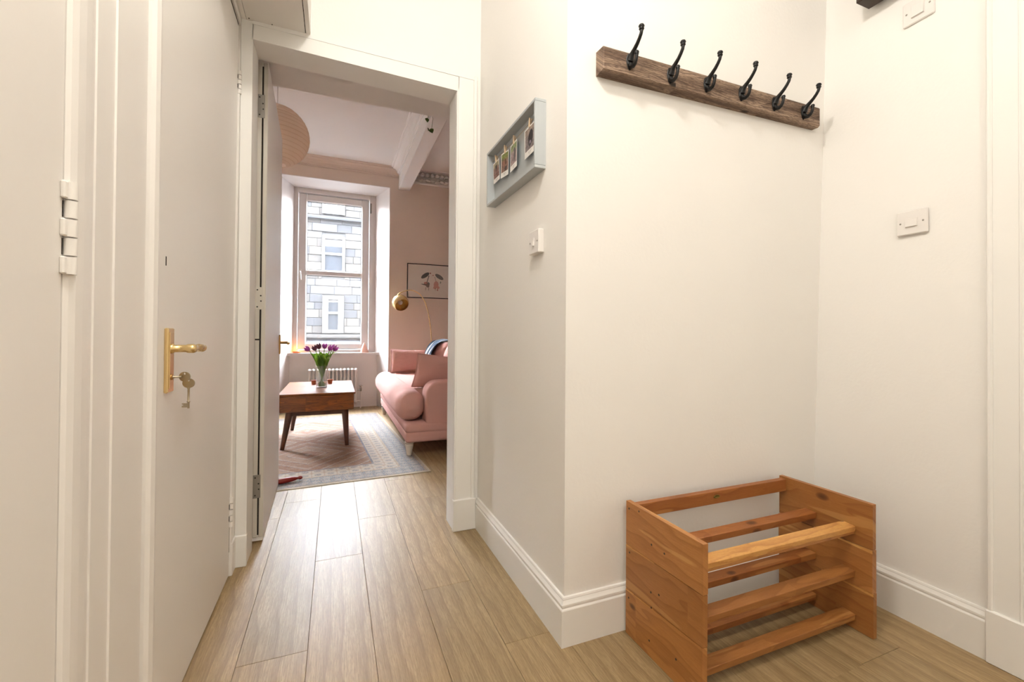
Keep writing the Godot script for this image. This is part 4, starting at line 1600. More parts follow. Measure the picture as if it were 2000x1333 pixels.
func pillow(label: String, at: Vector3, size: Vector3, rot: Vector3, sd: int) -> void:
	# size: width (x), height (y), thickness (z)
	var n := FastNoiseLite.new()
	n.seed = sd
	n.frequency = 4.0
	var m := MB.new()
	m.flat = false
	var N := 28
	for s in [-1.0, 1.0]:
		var g := []
		for i in N + 1:
			var row := []
			for j in N + 1:
				var u := 2.0 * i / N - 1.0
				var v := 2.0 * j / N - 1.0
				var e := pow(maxf(0.0, (1.0 - pow(absf(u), 2.6)) * (1.0 - pow(absf(v), 2.6))), 0.42)
				var pin := 1.0 - 0.07 * (1.0 - u * u) * v * v
				var pinx := 1.0 - 0.05 * (1.0 - v * v) * u * u
				var wr := n.get_noise_2d(u * 0.9, v * 0.9) * 0.16 * (0.4 + u * u + v * v) * 0.6
				row.append(Vector3(u * size.x * 0.5 * pinx, v * size.y * 0.5 * pin, s * size.z * 0.5 * e * (1.0 + wr)))
			g.append(row)
		for i in N:
			for j in N:
				if s > 0.0:
					m.tri(g[i][j], g[i + 1][j], g[i + 1][j + 1])
					m.tri(g[i][j], g[i + 1][j + 1], g[i][j + 1])
				else:
					m.tri(g[i][j], g[i + 1][j + 1], g[i + 1][j])
					m.tri(g[i][j], g[i][j + 1], g[i + 1][j + 1])
	var o := thing("sofa_cushion", label, "cushion", at, "loose pink sofa cushions")
	o.rotation = rot
	put("cover", m, M.sofa_cloth, o)
	m = MB.new()
	var rp := []
	for i in 65:
		var t := i / 64.0 * 4.0
		var k := int(t) % 4
		var q := (t - floorf(t)) * 2.0 - 1.0
		var u: float = [q, 1.0, -q, -1.0][k]
		var v: float = [-1.0, q, 1.0, -q][k]
		rp.append(Vector3(u * size.x * 0.5 * (1.0 - 0.05 * (1.0 - v * v)), v * size.y * 0.5 * (1.0 - 0.07 * (1.0 - u * u)), 0))
	m.tube(rp, 0.005, 6)
	put("piping", m, M.sofa_cloth, o)

func sofa() -> void:
	var s := thing("sofa", "dusty pink fabric sofa with white turned legs beside the coffee table", "sofa", V(0.93, 0, -4.58))
	var off := V(-0.93, 0, 4.58)
	var n := FastNoiseLite.new()
	n.seed = 2
	n.frequency = 3.2
	var m := MB.new()
	m.xf = Transform3D(Basis(), off)
	m.soft(V(0.93, 0.165, -4.575), V(0.402, 0.047, 1.03), 0.03, 14)
	m.soft(V(0.93, 0.236, -4.575), V(0.405, 0.044, 1.033), 0.035, 14)
	put("base", m, M.sofa_cloth, s)
	# arms: rounded front top corner
	for a in [[-3.55, -3.74], [-5.42, -5.61]]:
		var poly := PackedVector2Array([Vector2(1.33, 0.127), Vector2(1.33, 0.615), Vector2(1.1, 0.615), Vector2(0.95, 0.612)])
		for i in 10:
			var t := PI / 2 + (PI / 2) * i / 9.0
			poly.append(Vector2(0.80 + 0.11 * cos(t), 0.495 + 0.112 * sin(t)))
		poly.append(Vector2(0.690, 0.40))
		poly.append(Vector2(0.690, 0.127))
		m = MB.new()
		m.xf = Transform3D(Basis(), off)
		m.bun(poly, a[0], a[1], 0.022)
		put("arm", m, M.sofa_cloth, s)
	# T-shaped seat cushion: a fat front roll and the seat between the arms
	m = MB.new()
	m.xf = Transform3D(Basis(), off)
	var roll := func(p: Vector3) -> Vector3:
		var f := n.get_noise_3d(p.x * 1.2, p.y * 1.2, p.z * 2.4) * 0.022
		var fold := 0.010 * sin(p.z * 26.0 + p.y * 9.0) * clampf((p.y + 0.02) * 7.0, 0.0, 1.0) * clampf(1.0 - absf(p.z - 0.62) * 2.2, 0.0, 1.0)
		return p * (1.0 + f) + Vector3(0, fold * 0.7, 0)
	m.soft(V(0.575, 0.410, -4.575), V(0.118, 0.122, 1.02), 0.108, 34, roll)
	m.soft(V(0.84, 0.405, -4.58), V(0.33, 0.118, 0.835), 0.085, 26, roll)
	put("seat_cushion", m, M.sofa_cloth, s)
	m = MB.new()
	m.xf = Transform3D(Basis(), off)
	m.soft(V(1.25, 0.53, -4.575), V(0.10, 0.36, 1.02), 0.07, 12)
	put("back", m, M.sofa_cloth, s)
	m = MB.new()
	m.lathe(Vector3.ZERO, [Vector2(0, 0.006), Vector2(0.017, 0.006), Vector2(0.019, 0.010), Vector2(0.033, 0.088), Vector2(0.034, 0.094), Vector2(0.028, 0.098), Vector2(0.028, 0.102), Vector2(0.038, 0.106), Vector2(0.038, 0.121), Vector2(0.0, 0.121)], 20)
	var lm := m.mesh()
	for p in [[0.570, -3.62], [0.570, -5.54], [1.27, -3.62], [1.27, -5.54]]:
		var l := put("leg", lm, M.white_leg, s)
		l.position = V(p[0], 0, p[1]) + off
	# loose cushions
	pillow("pink cushion leaning on the near sofa arm", V(0.90, 0.655, -3.80), V(0.53, 0.31, 0.15), Vector3(0.30, 0.0, -0.12), 3)
	pillow("pink cushion against the far sofa arm under the picture", V(0.845, 0.66, -5.37), V(0.46, 0.29, 0.16), Vector3(-0.25, 0.05, -0.04), 8)
	pillow("large pink back cushion behind the near arm cushion", V(1.10, 0.70, -4.14), V(0.70, 0.46, 0.22), Vector3(-0.22, -PI / 2, 0), 5)
	pillow("large pink back cushion under the striped throw", V(1.10, 0.70, -4.92), V(0.78, 0.44, 0.22), Vector3(-0.22, -PI / 2, 0), 6)
	# striped throw folded over the back cushion
	m = MB.new()
	m.flat = false
	var prof := [Vector2(0.925, 0.655), Vector2(0.935, 0.73), Vector2(0.96, 0.80), Vector2(1.005, 0.865), Vector2(1.065, 0.912), Vector2(1.15, 0.93), Vector2(1.24, 0.925), Vector2(1.335, 0.915), Vector2(1.37, 0.86), Vector2(1.375, 0.70)]
	var rows := []
	for i in 28:
		var t := i / 27.0 * (prof.size() - 1)
		var k := mini(int(t), prof.size() - 2)
		var q: Vector2 = prof[k].cubic_interpolate(prof[k + 1], prof[maxi(k - 1, 0)], prof[mini(k + 2, prof.size() - 1)], t - k)
		var row := []
		for j in 15:
			var z := -4.66 - 0.36 * j / 14.0
			var w := 0.006 * sin(j * 1.7 + i * 0.25) + 0.004 * sin(j * 0.9 - i * 0.5)
			row.append(V(q.x - w * 0.6, q.y + w, z + 0.02 * sin(i * 0.3)))
		rows.append(row)
	for i in 27:
		for j in 14:
			var ua := Vector2(j / 14.0 * 1.0, i / 27.0)
			var a: Vector3 = rows[i][j]
			var b: Vector3 = rows[i][j + 1]
			var c: Vector3 = rows[i + 1][j + 1]
			var d: Vector3 = rows[i + 1][j]
			var t1 := Vector2(i / 5.0, j / 14.0)
			var t2 := Vector2(i / 5.0, (j + 1) / 14.0)
			var t3 := Vector2((i + 1) / 5.0, (j + 1) / 14.0)
			var t4 := Vector2((i + 1) / 5.0, j / 14.0)
			m.tri(a, b, c, t1, t2, t3)
			m.tri(a, c, d, t1, t3, t4)
			var dn := Vector3(0.004, -0.006, 0)
			m.tri(a + dn, c + dn, b + dn, t1, t3, t2)
			m.tri(a + dn, d + dn, c + dn, t1, t4, t3)
	var th := thing("throw_blanket", "blue, grey and white striped throw folded over the sofa back", "blanket")
	put("cloth", m, M.throw_cloth, th)
	m = MB.new()
	for j in 22:
		var z := -4.66 - 0.36 * j / 21.0
		m.tube([V(0.924, 0.66, z), V(0.916, 0.64, z + 0.003), V(0.918, 0.615, z - 0.002)], [0.003, 0.0025, 0.0035], 5)
	var fr := put("fringe", m, M.throw_cloth, th)
	fr.set_meta("kind", "stuff")

func coffee_table() -> void:
	var t := thing("coffee_table", "low walnut coffee table with tapered legs and a deep open body", "table", V(-0.13, 0, -4.56))
	var off := V(0.13, 0, 4.56)
	var wood: Material = M.walnut
	var m := MB.new()
	m.lu = 0
	m.us = Vector2(1.0 / 0.75, 1.0 / 0.4)
	m.xf = Transform3D(Basis(), off)
	m.box(V(-0.435, 0.466, -5.08), V(0.172, 0.482, -4.075), 0.004)
	put("table_top", m, wood, t)
	m = MB.new()
	m.lu = 0
	m.us = Vector2(1.0 / 0.75, 1.0 / 0.4)
	m.uo = Vector2(0.3, 0.2)
	m.xf = Transform3D(Basis(), off)
	m.box(V(-0.430, 0.328, -5.07), V(0.160, 0.466, -4.09), 0.005)
	put("drawer_body", m, wood, t)
	m = MB.new()
	m.xf = Transform3D(Basis(), off)
	m.box(V(-0.36, 0.285, -4.185), V(0.10, 0.328, -4.155), 0.003)
	m.box(V(-0.36, 0.285, -4.98), V(0.10, 0.328, -4.95), 0.003)
	m.box(V(-0.375, 0.285, -4.96), V(-0.35, 0.328, -4.17), 0.003)
	m.box(V(0.085, 0.285, -4.96), V(0.11, 0.328, -4.17), 0.003)
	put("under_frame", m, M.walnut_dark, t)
	for p in [[-0.352, -4.18, -0.405, -4.15], [0.088, -4.18, 0.107, -4.135], [-0.352, -4.93, -0.395, -4.955], [0.088, -4.93, 0.128, -4.955]]:
		m = MB.new()
		m.us = Vector2(3, 1)
		m.tube([V(p[0], 0.328, p[1]) + off, V(lerpf(p[0], p[2], 0.05), 0.312, lerpf(p[1], p[3], 0.05)) + off, V(p[2], 0.006, p[3]) + off], [0.030, 0.030, 0.0165], 16)
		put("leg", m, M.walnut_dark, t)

func tulip(label: String, foot: Vector3, head: Vector3, lean: Vector3, k: int, mt: Material) -> void:
	var o := thing("tulip", label, "flower", Vector3.ZERO, "purple tulips in the glass vase")
	var m := MB.new()
	var mid := foot.lerp(head, 0.55) - lean * 0.03
	var path := bezier(foot, foot.lerp(mid, 0.6), mid.lerp(head, 0.5), head, 10)
	m.tube(path, 0.0038, 8)
	put("stem", m, M.leaf_green, o)
	var dir: Vector3 = (path[10] - path[8]).normalized()
	dir = (dir + lean * 0.5).normalized()
	var sx := dir.cross(V(0, 0, 1)).normalized()
	var sz := sx.cross(dir).normalized()
	# six cupped petals
	m = MB.new()
	m.flat = false
	for p in 6:
		var a0 := TAU * p / 6.0
		var rr := 1.0 if p % 2 else 0.9
		var g := []
		for i in 8:
			var t := i / 7.0
			var row := []
			for j in 6:
				var w := (j / 5.0 - 0.5) * 2.0
				var half := 0.62 * sin(clampf(t * 0.86 + 0.12, 0, 1) * PI) + 0.06
				var ang := a0 + w * half
				var rad := (0.005 + 0.0255 * pow(sin(t * PI * 0.62 + 0.1), 0.8) * (1.0 - 0.28 * t)) * rr
				row.append(head + dir * (t * 0.058 - 0.004 - 0.006 * w * w * t) + (sx * cos(ang) + sz * sin(ang)) * rad)
			g.append(row)
		for i in 7:
			for j in 5:
				m.tri(g[i][j], g[i][j + 1], g[i + 1][j + 1])
				m.tri(g[i][j], g[i + 1][j + 1], g[i + 1][j])
	put("flower_head", m, mt, o)
	for q in 4:
		m = MB.new()
		m.flat = false
		var base: Vector3 = path[2 + q]
		var yaw := k * 1.9 + q * 2.4
		var outd := V(cos(yaw), 0, sin(yaw) * 0.7)
		var tip := base + outd * (0.028 + 0.016 * q) + V(0, 0.215 - 0.03 * q, 0) + lean * 0.04
		var lp := bezier(base, base + V(0, 0.05, 0), tip - outd * 0.03 + V(0, 0.012, 0), tip, 9)
		var sidev := outd.cross(Vector3.UP).normalized()
		var g := []
		for i in 10:
			var t := i / 9.0
			var w := 0.021 * sin(pow(t, 0.7) * PI * 0.94 + 0.12)
			var row := []
			for j in 5:
				var c := (j / 4.0 - 0.5) * 2.0
				row.append(lp[i] + sidev * w * c + V(0, 0.004 * c * c, 0) - outd * 0.005 * c * c)
			g.append(row)
		for i in 9:
			for j in 4:
				m.tri(g[i][j], g[i][j + 1], g[i + 1][j + 1])
				m.tri(g[i][j], g[i + 1][j + 1], g[i + 1][j])
		put("leaf", m, M.leaf_green, o)

func flowers() -> void:
	var c := V(-0.113, 0.482, -4.52)
	var v := thing("vase", "clear glass vase holding purple tulips on the coffee table", "vase", c)
	var m := MB.new()
	m.lathe(Vector3.ZERO, [Vector2(0, 0), Vector2(0.041, 0), Vector2(0.043, 0.003), Vector2(0.044, 0.06), Vector2(0.046, 0.16), Vector2(0.050, 0.205), Vector2(0.0485, 0.206), Vector2(0.0435, 0.16), Vector2(0.0415, 0.06), Vector2(0.040, 0.012), Vector2(0, 0.010)], 32, false)
	put("glass", m, M.vase_glass, v)
	v.scale = V(1.16, 1.0, 1.16)
	m = MB.new()
	m.lathe(Vector3.ZERO, [Vector2(0, 0.0108), Vector2(0.0395, 0.0128), Vector2(0.041, 0.055), Vector2(0, 0.055)], 28, false)
	put("water", m, M.water, v)
	var heads := [[-0.219, 0.835, -4.46, "leftmost purple tulip, leaning out of the vase", -1.6], [-0.168, 0.832, -4.53, "dull purple tulip just right of the leftmost one", -0.5], [-0.137, 0.850, -4.47, "tall reddish tulip left of the vase's middle", -0.15],
		[-0.092, 0.852, -4.52, "small upright purple tulip over the vase's middle", 0.1], [-0.048, 0.835, -4.44, "largest and brightest purple tulip, right of the middle", 0.45], [-0.010, 0.832, -4.50, "rightmost purple tulip in the vase", 1.0], [-0.022, 0.842, -4.58, "purple tulip half hidden behind the two right ones", 0.6]]
	for k in heads.size():
		var h: Array = heads[k]
		var foot := c + V((k - 3) * -0.006, 0.016, sin(k * 2.0) * 0.02)
		tulip(h[3], foot, V(h[0], h[1], h[2]), V(h[4] * 0.8, 0, 0.1), k, M.tulip_dark if k == 1 or k == 2 else M.tulip_purple)
	var pos := [[-0.192, -4.80, "small copper brown pot left of the vase, near the table's far edge"], [-0.042, -4.83, "small copper brown pot right of the vase, near the table's far edge"]]
	for p in pos:
		m = MB.new()
		m.lathe(Vector3.ZERO, [Vector2(0, 0), Vector2(0.022, 0), Vector2(0.024, 0.003), Vector2(0.028, 0.038), Vector2(0.031, 0.040), Vector2(0.031, 0.050), Vector2(0.028, 0.051), Vector2(0.025, 0.036), Vector2(0.022, 0.008), Vector2(0, 0.008)], 20, false)
		var o := put("small_pot", m, M.terracotta)
		o.position = V(p[0], 0.482, p[1])
		o.scale = V(0.86, 0.86, 0.86)
		tag(o, p[2], "pot", "small pots on the coffee table")

func rug() -> void:
	var r := thing("rug", "faded patterned rug in rust, cream and blue under the coffee table", "rug", V(0.654, 0, -3.155))
	r.rotation.y = deg_to_rad(3.4)
	var m := MB.new()
	m.box(V(-1.61, 0.0, -2.58), V(0, 0.005, 0), 0.001)
	put("backing", m, M.rug_edge, r)
	m = MB.new()
	m.print_quad(V(-1.605, 0.0056, -0.005), V(-0.005, 0.0056, -0.005), V(-0.005, 0.0056, -2.575), V(-1.605, 0.0056, -2.575))
	put("pile", m, M.rug_print, r)
	# the red spindle-shaped toy on its near edge
	m = MB.new()
	m.xf = Transform3D(Basis(V(0, 0, 1), -PI / 2).rotated(V(0, 1, 0), deg_to_rad(20)), Vector3.ZERO)
	m.lathe(Vector3.ZERO, [Vector2(0, -0.11), Vector2(0.010, -0.108), Vector2(0.015, -0.08), Vector2(0.018, -0.03), Vector2(0.017, 0.02), Vector2(0.0125, 0.05), Vector2(0.008, 0.064), Vector2(0.0075, 0.070), Vector2(0.011, 0.075), Vector2(0.0125, 0.083), Vector2(0.010, 0.092), Vector2(0.004, 0.097), Vector2(0, 0.098)], 18)
	var o := put("spindle_toy", m, M.toy_red)
	o.position = V(-0.285, 0.0245, -3.235)
	tag(o, "dark red spindle-shaped toy with a knobbed end on the rug's edge", "toy")

func radiator() -> void:
	var r := thing("radiator", "white column radiator under the window sill", "radiator", V(-0.02, 0, -6.16))
	# one column: four slim tubes joined by rounded head and foot
	var m := MB.new()
	for z in [-0.045, 0.045]:
		m.tube([V(0, 0.10, z), V(0, 0.51, z)], 0.0135, 10)
	for y in [0.085, 0.513]:
		var rs := []
		for i in 9:
			var t := -1.0 + 2.0 * i / 8.0
			var q := sqrt(maxf(0.02, 1.0 - pow(absf(t), 4.0)))
			rs.append(m.ring(V(0, y, 0.063 * t), V(0.0228 * q, 0, 0), V(0, 0.021 * q, 0), 14))
		m.loft(rs)
	var cm := m.mesh()
	for i in 13:
		var c := put("column", cm, M.radiator_white, r)
		c.position = V(-0.276 + 0.0463 * i, 0, 0)
	m = MB.new()
	for x in [-0.25, 0.25]:
		m.box(V(x - 0.012, 0, -0.03), V(x + 0.012, 0.07, 0.03), 0.003)
	put("foot", m, M.radiator_white, r)
	m = MB.new()
	m.tube([V(0.28, 0.095, 0.0), V(0.345, 0.095, 0.0)], 0.009, 10)
	m.tube([V(0.345, 0.0, 0.0), V(0.345, 0.235, 0.0)], 0.0085, 10)
	put("pipe", m, M.radiator_white, r)
	m = MB.new()
	m.lathe(V(0.345, 0.225, 0.0), [Vector2(0, 0), Vector2(0.013, 0), Vector2(0.013, 0.018), Vector2(0.017, 0.02), Vector2(0.017, 0.045), Vector2(0.012, 0.05), Vector2(0.012, 0.062), Vector2(0.024, 0.066), Vector2(0.024, 0.076), Vector2(0.01, 0.08), Vector2(0, 0.08)], 16)
	m.tube([V(0.30, 0.242, 0), V(0.345, 0.242, 0)], 0.008, 8)
	put("valve", m, M.chrome, r)

func arc_lamp() -> void:
	var l := thing("arc_lamp", "brass arc floor lamp with a round dome shade behind the sofa", "floor lamp", V(1.19, 0, -5.78))
	var off := -V(1.19, 0, -5.78)
	var z := -5.75
	var pts := [V(1.19, 0.02, -5.78), V(1.19, 0.5, -5.78), V(1.186, 0.89, -5.775), V(1.176, 1.046, -5.77), V(1.148, 1.21, z), V(1.118, 1.34, z), V(1.072, 1.45, z), V(1.005, 1.527, z), V(0.911, 1.562, z), V(0.827, 1.545, z), V(0.765, 1.515, z), V(0.742, 1.488, z)]
	var cv := Curve3D.new()
	for i in pts.size():
		var tg: Vector3 = (pts[mini(i + 1, pts.size() - 1)] - pts[maxi(i - 1, 0)]) / 6.0
		cv.add_point(pts[i] + off, -tg, tg)
	var path := []
	for i in 61:
		path.append(cv.sample_baked(cv.get_baked_length() * i / 60.0, true))
	var m := MB.new()
	m.tube(path, 0.0065, 10)
	put("stem", m, M.brass, l)
	m = MB.new()
	m.lathe(Vector3.ZERO, [Vector2(0, 0), Vector2(0.14, 0), Vector2(0.142, 0.01), Vector2(0.138, 0.022), Vector2(0.02, 0.028), Vector2(0.012, 0.04), Vector2(0, 0.04)], 32)
	put("base", m, M.brass, l)
	# dome: a sphere cut off, mouth turned down and towards the room
	var tilt := Transform3D(Basis(V(1, 0, 0), deg_to_rad(-52)).rotated(V(0, 0, 1), deg_to_rad(20)), V(0.776, 1.395, z) + off)
	m = MB.new()
	m.xf = tilt
	var prof := []
	for i in 15:
		var a := lerpf(-0.62, PI / 2, i / 14.0)
		prof.append(Vector2(0.106 * cos(a), 0.106 * sin(a)))
	for i in 15:
		var a := lerpf(PI / 2, -0.60, i / 14.0)
		prof.append(Vector2(0.1035 * cos(a), 0.1035 * sin(a)))
	m.lathe(Vector3.ZERO, prof, 32, false)
	var sh := put("lamp_shade", m, M.brass, l)
	m = MB.new()
	m.xf = tilt
	m.lathe(Vector3.ZERO, [Vector2(0, 0.1), Vector2(0.017, 0.1), Vector2(0.017, 0.05), Vector2(0.02, 0.035), Vector2(0.028, 0.01), Vector2(0.028, -0.008), Vector2(0.017, -0.027), Vector2(0, -0.033)], 18)
	put("bulb", m, M.white_plastic, sh)

func picture() -> void:
	var p := thing("framed_picture", "framed print of two figures on the pink wall above the sofa", "picture", V(1.22, 1.716, -5.985))
	var m := MB.new()
	var w := 0.327
	var h := 0.234
	for e in [[-w, -h, w, -h + 0.011], [-w, h - 0.011, w, h], [-w, -h + 0.011, -w + 0.011, h - 0.011], [w - 0.011, -h + 0.011, w, h - 0.011]]:
		m.box(V(e[0], e[1], -0.015), V(e[2], e[3], 0.010), 0.002)
	put("frame", m, M.black_frame, p)
	m = MB.new()
	m.box(V(-w + 0.008, -h + 0.008, -0.014), V(w - 0.008, h - 0.008, 0.0))
	put("backing", m, M.black_frame, p)
	m = MB.new()
	m.print_quad(V(-w + 0.010, -h + 0.010, 0.001), V(w - 0.010, -h + 0.010, 0.001), V(w - 0.010, h - 0.010, 0.001), V(-w + 0.010, h - 0.010, 0.001))
	put("print", m, M.picture_print, p)
	m = MB.new()
	m.box(V(-w + 0.010, -h + 0.010, 0.004), V(w - 0.010, h - 0.010, 0.006))
	put("glass", m, M.glass, p)

func lantern() -> void:
	var l := thing("paper_lantern", "round cream paper lantern hanging from the living room ceiling", "pendant lamp", V(-0.452, 2.60, -4.0))
	var m := MB.new()
	var prof := []
	var R := 0.242
	var n := 72
	for i in n + 1:
		var a := lerpf(-PI / 2 + 0.30, PI / 2 - 0.30, float(i) / n)
		var rip := 1.0 - 0.004 * (0.5 - 0.5 * cos(float(i) / n * 18.0 * TAU))
		prof.append(Vector2(R * cos(a) * rip, R * 0.99 * sin(a)))
	m.xf = Transform3D(Basis(V(0, 0, 1), -0.03), Vector3.ZERO)
	m.lathe(Vector3.ZERO, prof, 40, false)
	var sh := put("lamp_shade", m, M.paper, l)
	m = MB.new()
	m.xf = Transform3D(Basis(V(0, 0, 1), -0.03), Vector3.ZERO)
	for i in range(1, 18):
		var a := lerpf(-PI / 2 + 0.30, PI / 2 - 0.30, i / 18.0)
		var rp := []
		for j in 41:
			var t := TAU * j / 40.0
			rp.append(V(cos(t) * R * cos(a), R * 0.99 * sin(a), sin(t) * R * cos(a)))
		m.tube(rp, 0.0011, 4)
	put("wire_ring", m, M.peg_wood, sh)
	m = MB.new()
	m.tube([V(0, 0.05, 0), V(0, 0.598, 0)], 0.003, 8)
	put("cord", m, M.white_plastic, l)
	m = MB.new()
	m.lathe(V(0, 0.56, 0), [Vector2(0, 0), Vector2(0.03, 0.0), Vector2(0.045, 0.03), Vector2(0.045, 0.04), Vector2(0, 0.04)], 18)
	put("ceiling_rose", m, M.white_plastic, l)

func sill_things() -> void:
	var c := thing("candle", "small orange candle dish glowing at the window sill's left end", "candle", V(-0.452, 0.735, -6.285))
	var m := MB.new()
	m.lathe(Vector3.ZERO, [Vector2(0, 0), Vector2(0.040, 0), Vector2(0.050, 0.006), Vector2(0.052, 0.020), Vector2(0.049, 0.021), Vector2(0.046, 0.010), Vector2(0, 0.008)], 24, false)
	put("dish", m, M.amber, c)
	m = MB.new()
	m.lathe(Vector3.ZERO, [Vector2(0, 0.008), Vector2(0.022, 0.008), Vector2(0.022, 0.030), Vector2(0, 0.030)], 20, false)
	put("wax", m, M.white_leg, c)
	m = MB.new()
	m.lathe(V(0, 0.032, 0), [Vector2(0, 0), Vector2(0.004, 0.004), Vector2(0.0055, 0.010), Vector2(0.003, 0.020), Vector2(0, 0.028)], 10)
	put("flame", m, M.flame, c)
	var li := OmniLight3D.new()
	li.name = "candle_light"
	li.light_color = Color(1.0, 0.62, 0.28)
	li.light_energy = 0.012
	li.light_size = 0.006
	li.omni_range = 12.0
	li.omni_attenuation = 2.0
	li.shadow_enabled = true
	li.position = V(0, 0.045, 0)
	c.add_child(li)
	m = MB.new()
	var rings := []
	for i in 13:
		var t := i / 12.0
		var ring := []
		for j in 20:
			var a := TAU * j / 20.0
			var r := (0.054 * pow(1.0 - t, 0.75) + 0.001) * (1.0 + 0.09 * cos(a * 5.0 + t * 2.0))
			ring.append(V(cos(a) * r, t * 0.135, sin(a) * r * 0.8))
		rings.append(ring)
	m.loft(rings)
	var o := put("sill_ornament", m, M.salt)
	o.position = V(0.372, 0.735, -6.283)
	tag(o, "pale pink ridged cone ornament at the window sill's right end", "ornament")

func vine() -> void:
	var v := thing("hanging_plant", "green trailing plant hanging down over the deep lintel inside the doorway", "plant", V(0.55, 2.52, -2.76))
	var m := MB.new()
	m.box(V(-0.09, -0.03, -0.075), V(0.09, -0.012, 0.095), 0.003)
	put("bracket_shelf", m, M.white_leg, v)
	m = MB.new()
	m.lathe(V(0, -0.012, 0.01), [Vector2(0, 0), Vector2(0.045, 0), Vector2(0.06, 0.09), Vector2(0.063, 0.1), Vector2(0.057, 0.1), Vector2(0.055, 0.085), Vector2(0, 0.085)], 20, false)
	put("pot", m, M.terracotta, v)
	var ends := [[V(0.004, 0.08, 0.0), V(0.013, -0.155, 0.008), V(0.005, -0.225, 0.005)], [V(-0.01, 0.08, 0.0), V(-0.015, -0.12, 0.01), V(-0.021, -0.168, 0.01)]]
	for e in ends:
		m = MB.new()
		m.tube(bezier(e[0], e[0] + V(0, 0.08, -0.11), e[1] + V(0, 0.1, -0.10), e[1], 14) + [e[2]], 0.0013, 6)
		put("stem", m, M.vine_green, v)
	for q in [[V(0.005, -0.232, 0.006), 0.030, 0.3], [V(-0.026, -0.172, 0.012), 0.026, 1.2], [V(-0.018, -0.228, 0.008), 0.020, 2.2], [V(0.012, -0.06, 0.0), 0.028, 0.9]]:
		m = MB.new()
		m.flat = false
		var g := []
		var s: float = q[1]
		for i in 8:
			var t := i / 7.0
			var w := s * 0.52 * sin(pow(t, 0.62) * PI * 0.97 + 0.05)
			var row := []
			for j in 5:
				var c := (j / 4.0 - 0.5) * 2.0
				row.append(V(w * c, -t * s * 1.15 + s * 0.45, 0.10 * s * c * c + 0.2 * s * t * t))
			g.append(row)
		m.xf = Transform3D(Basis(V(0, 1, 0), q[2] * 0.6 - 0.5) * Basis(V(0, 0, 1), 0.5 - q[2] * 0.4), q[0])
		for i in 7:
			for j in 4:
				m.tri(g[i][j], g[i + 1][j], g[i + 1][j + 1])
				m.tri(g[i][j], g[i + 1][j + 1], g[i][j + 1])
		put("leaf", m, M.vine_green, v)

func ceiling_lamps() -> void:
	var m := MB.new()
	m.lathe(Vector3.ZERO, [Vector2(0, -0.10), Vector2(0.08, -0.095), Vector2(0.14, -0.08), Vector2(0.185, -0.05), Vector2(0.20, -0.015), Vector2(0.2, 0)], 36, false)
	var dome := m.mesh()
	m = MB.new()
	m.lathe(Vector3.ZERO, [Vector2(0, -0.014), Vector2(0.208, -0.014), Vector2(0.212, -0.006), Vector2(0.21, 0), Vector2(0, 0)], 36, false)
	var rim := m.mesh()
	for p in [[V(0.12, 2.9, -0.5), "round opal ceiling lamp in the narrow part of the hall", 1.8], [V(0.4, 2.9, 0.85), "round opal ceiling lamp in the wide part of the hall", 0.95]]:
		var l := thing("ceiling_lamp", p[1], "ceiling lamp", p[0])
		put("base", rim, M.white_plastic, l)
		put("diffuser", dome, M.opal, l)
		var li := OmniLight3D.new()
		li.name = "ceiling_light"
		li.light_color = Color(1.0, 0.984, 0.953)
		li.light_energy = p[2]
		li.light_size = 0.09
		li.omni_range = 14.0
		li.omni_attenuation = 2.0
		li.shadow_enabled = true
		li.position = V(0, -0.11, 0)
		l.add_child(li)

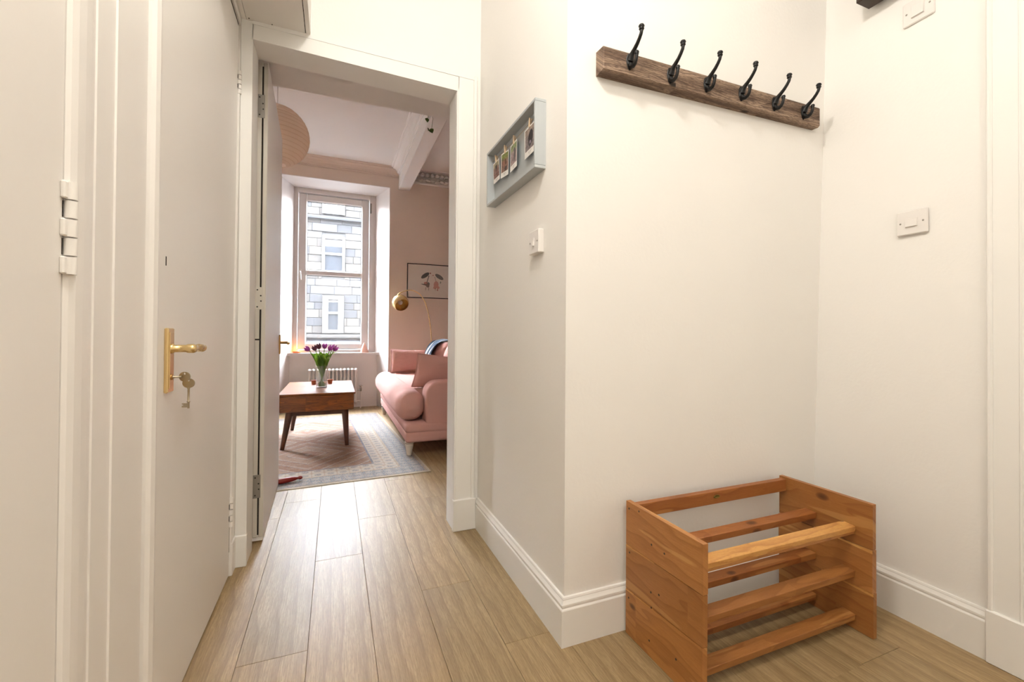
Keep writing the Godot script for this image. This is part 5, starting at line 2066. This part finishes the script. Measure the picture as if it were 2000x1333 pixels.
func describe_setting() -> void:
	var d := {
		"wall_left": ["white side wall of the hall behind the two flush doors", "wall"],
		"wall_corner": ["white narrow wall with the grey box frame and a light switch", "wall"],
		"wall_hooks": ["white wall of the alcove with the coat rack on it", "wall"],
		"wall_right": ["white right wall of the alcove with two switch plates", "wall"],
		"wall_rear": ["white end wall of the hall facing the doorway", "wall"],
		"wall_doorway": ["white wall over and beside the open doorway", "wall"],
		"wall_inner": ["thick shaded lintel and wall just inside the open doorway", "wall"],
		"wall_living_left": ["pink left side wall of the living room", "wall"],
		"wall_living_right": ["pink right side wall of the living room", "wall"],
		"wall_window": ["pink living room wall around the tall window", "wall"],
		"wall_exterior": ["stone street front around and above the living room windows", "wall"],
		"ceiling": ["white ceiling over the hall", "ceiling"],
		"ceiling_001": ["white living room ceiling behind the paper lantern", "ceiling"],
		"floor": ["light brown oak plank floor running from hall to living room", "floor"],
		"ground": ["grey street between the house and the stone tenement", "street"],
		"window_1": ["tall white sash window with two panes over the radiator", "window"],
		"window_2": ["second tall white window of the living room, left of the first", "window"],
		"door_1": ["flush white door with painted hinges at the picture's left edge", "door"],
		"door_2": ["flush white door with brass lever handle and keys", "door"],
		"door_3": ["white door standing open into the living room, hinge edge showing", "door"],
		"door_4": ["white flush door in the right wall past the architrave", "door"],
		"baseboard_corner": ["tall white baseboard under the box frame and round the alcove corner", "baseboard"],
		"baseboard_right": ["tall white baseboard on the right wall behind the shoe rack", "baseboard"],
		"trim_1": ["white architrave, plinths and lining framing the open doorway", "door frame"],
		"trim_2": ["white vertical mouldings between the two flush doors", "trim"],
		"trim_3": ["narrow white trim between the keyed door's hinges and the doorway", "trim"],
		"trim_4": ["white architrave and plinth at the picture's right edge", "trim"],
		"trim_7": ["white splayed reveal around the tall living room window", "window reveal"],
		"trim_8": ["white splayed reveal around the living room's second window", "window reveal"],
		"trim_9": ["white boxed beam crossing the living room ceiling", "beam"],
		"trim_10": ["plain pink cornice over the tall living room window", "cornice"],
		"trim_11": ["thin white bead along the right of the ceiling beam", "trim"],
		"trim_12": ["ornamented white cornice above the framed picture", "cornice"],
		"trim_13": ["white moulded cornice along the left of the ceiling beam", "cornice"],
	}
	for k in d:
		var o := get_node_or_null(NodePath(k))
		if o:
			tag(o, d[k][0], d[k][1])
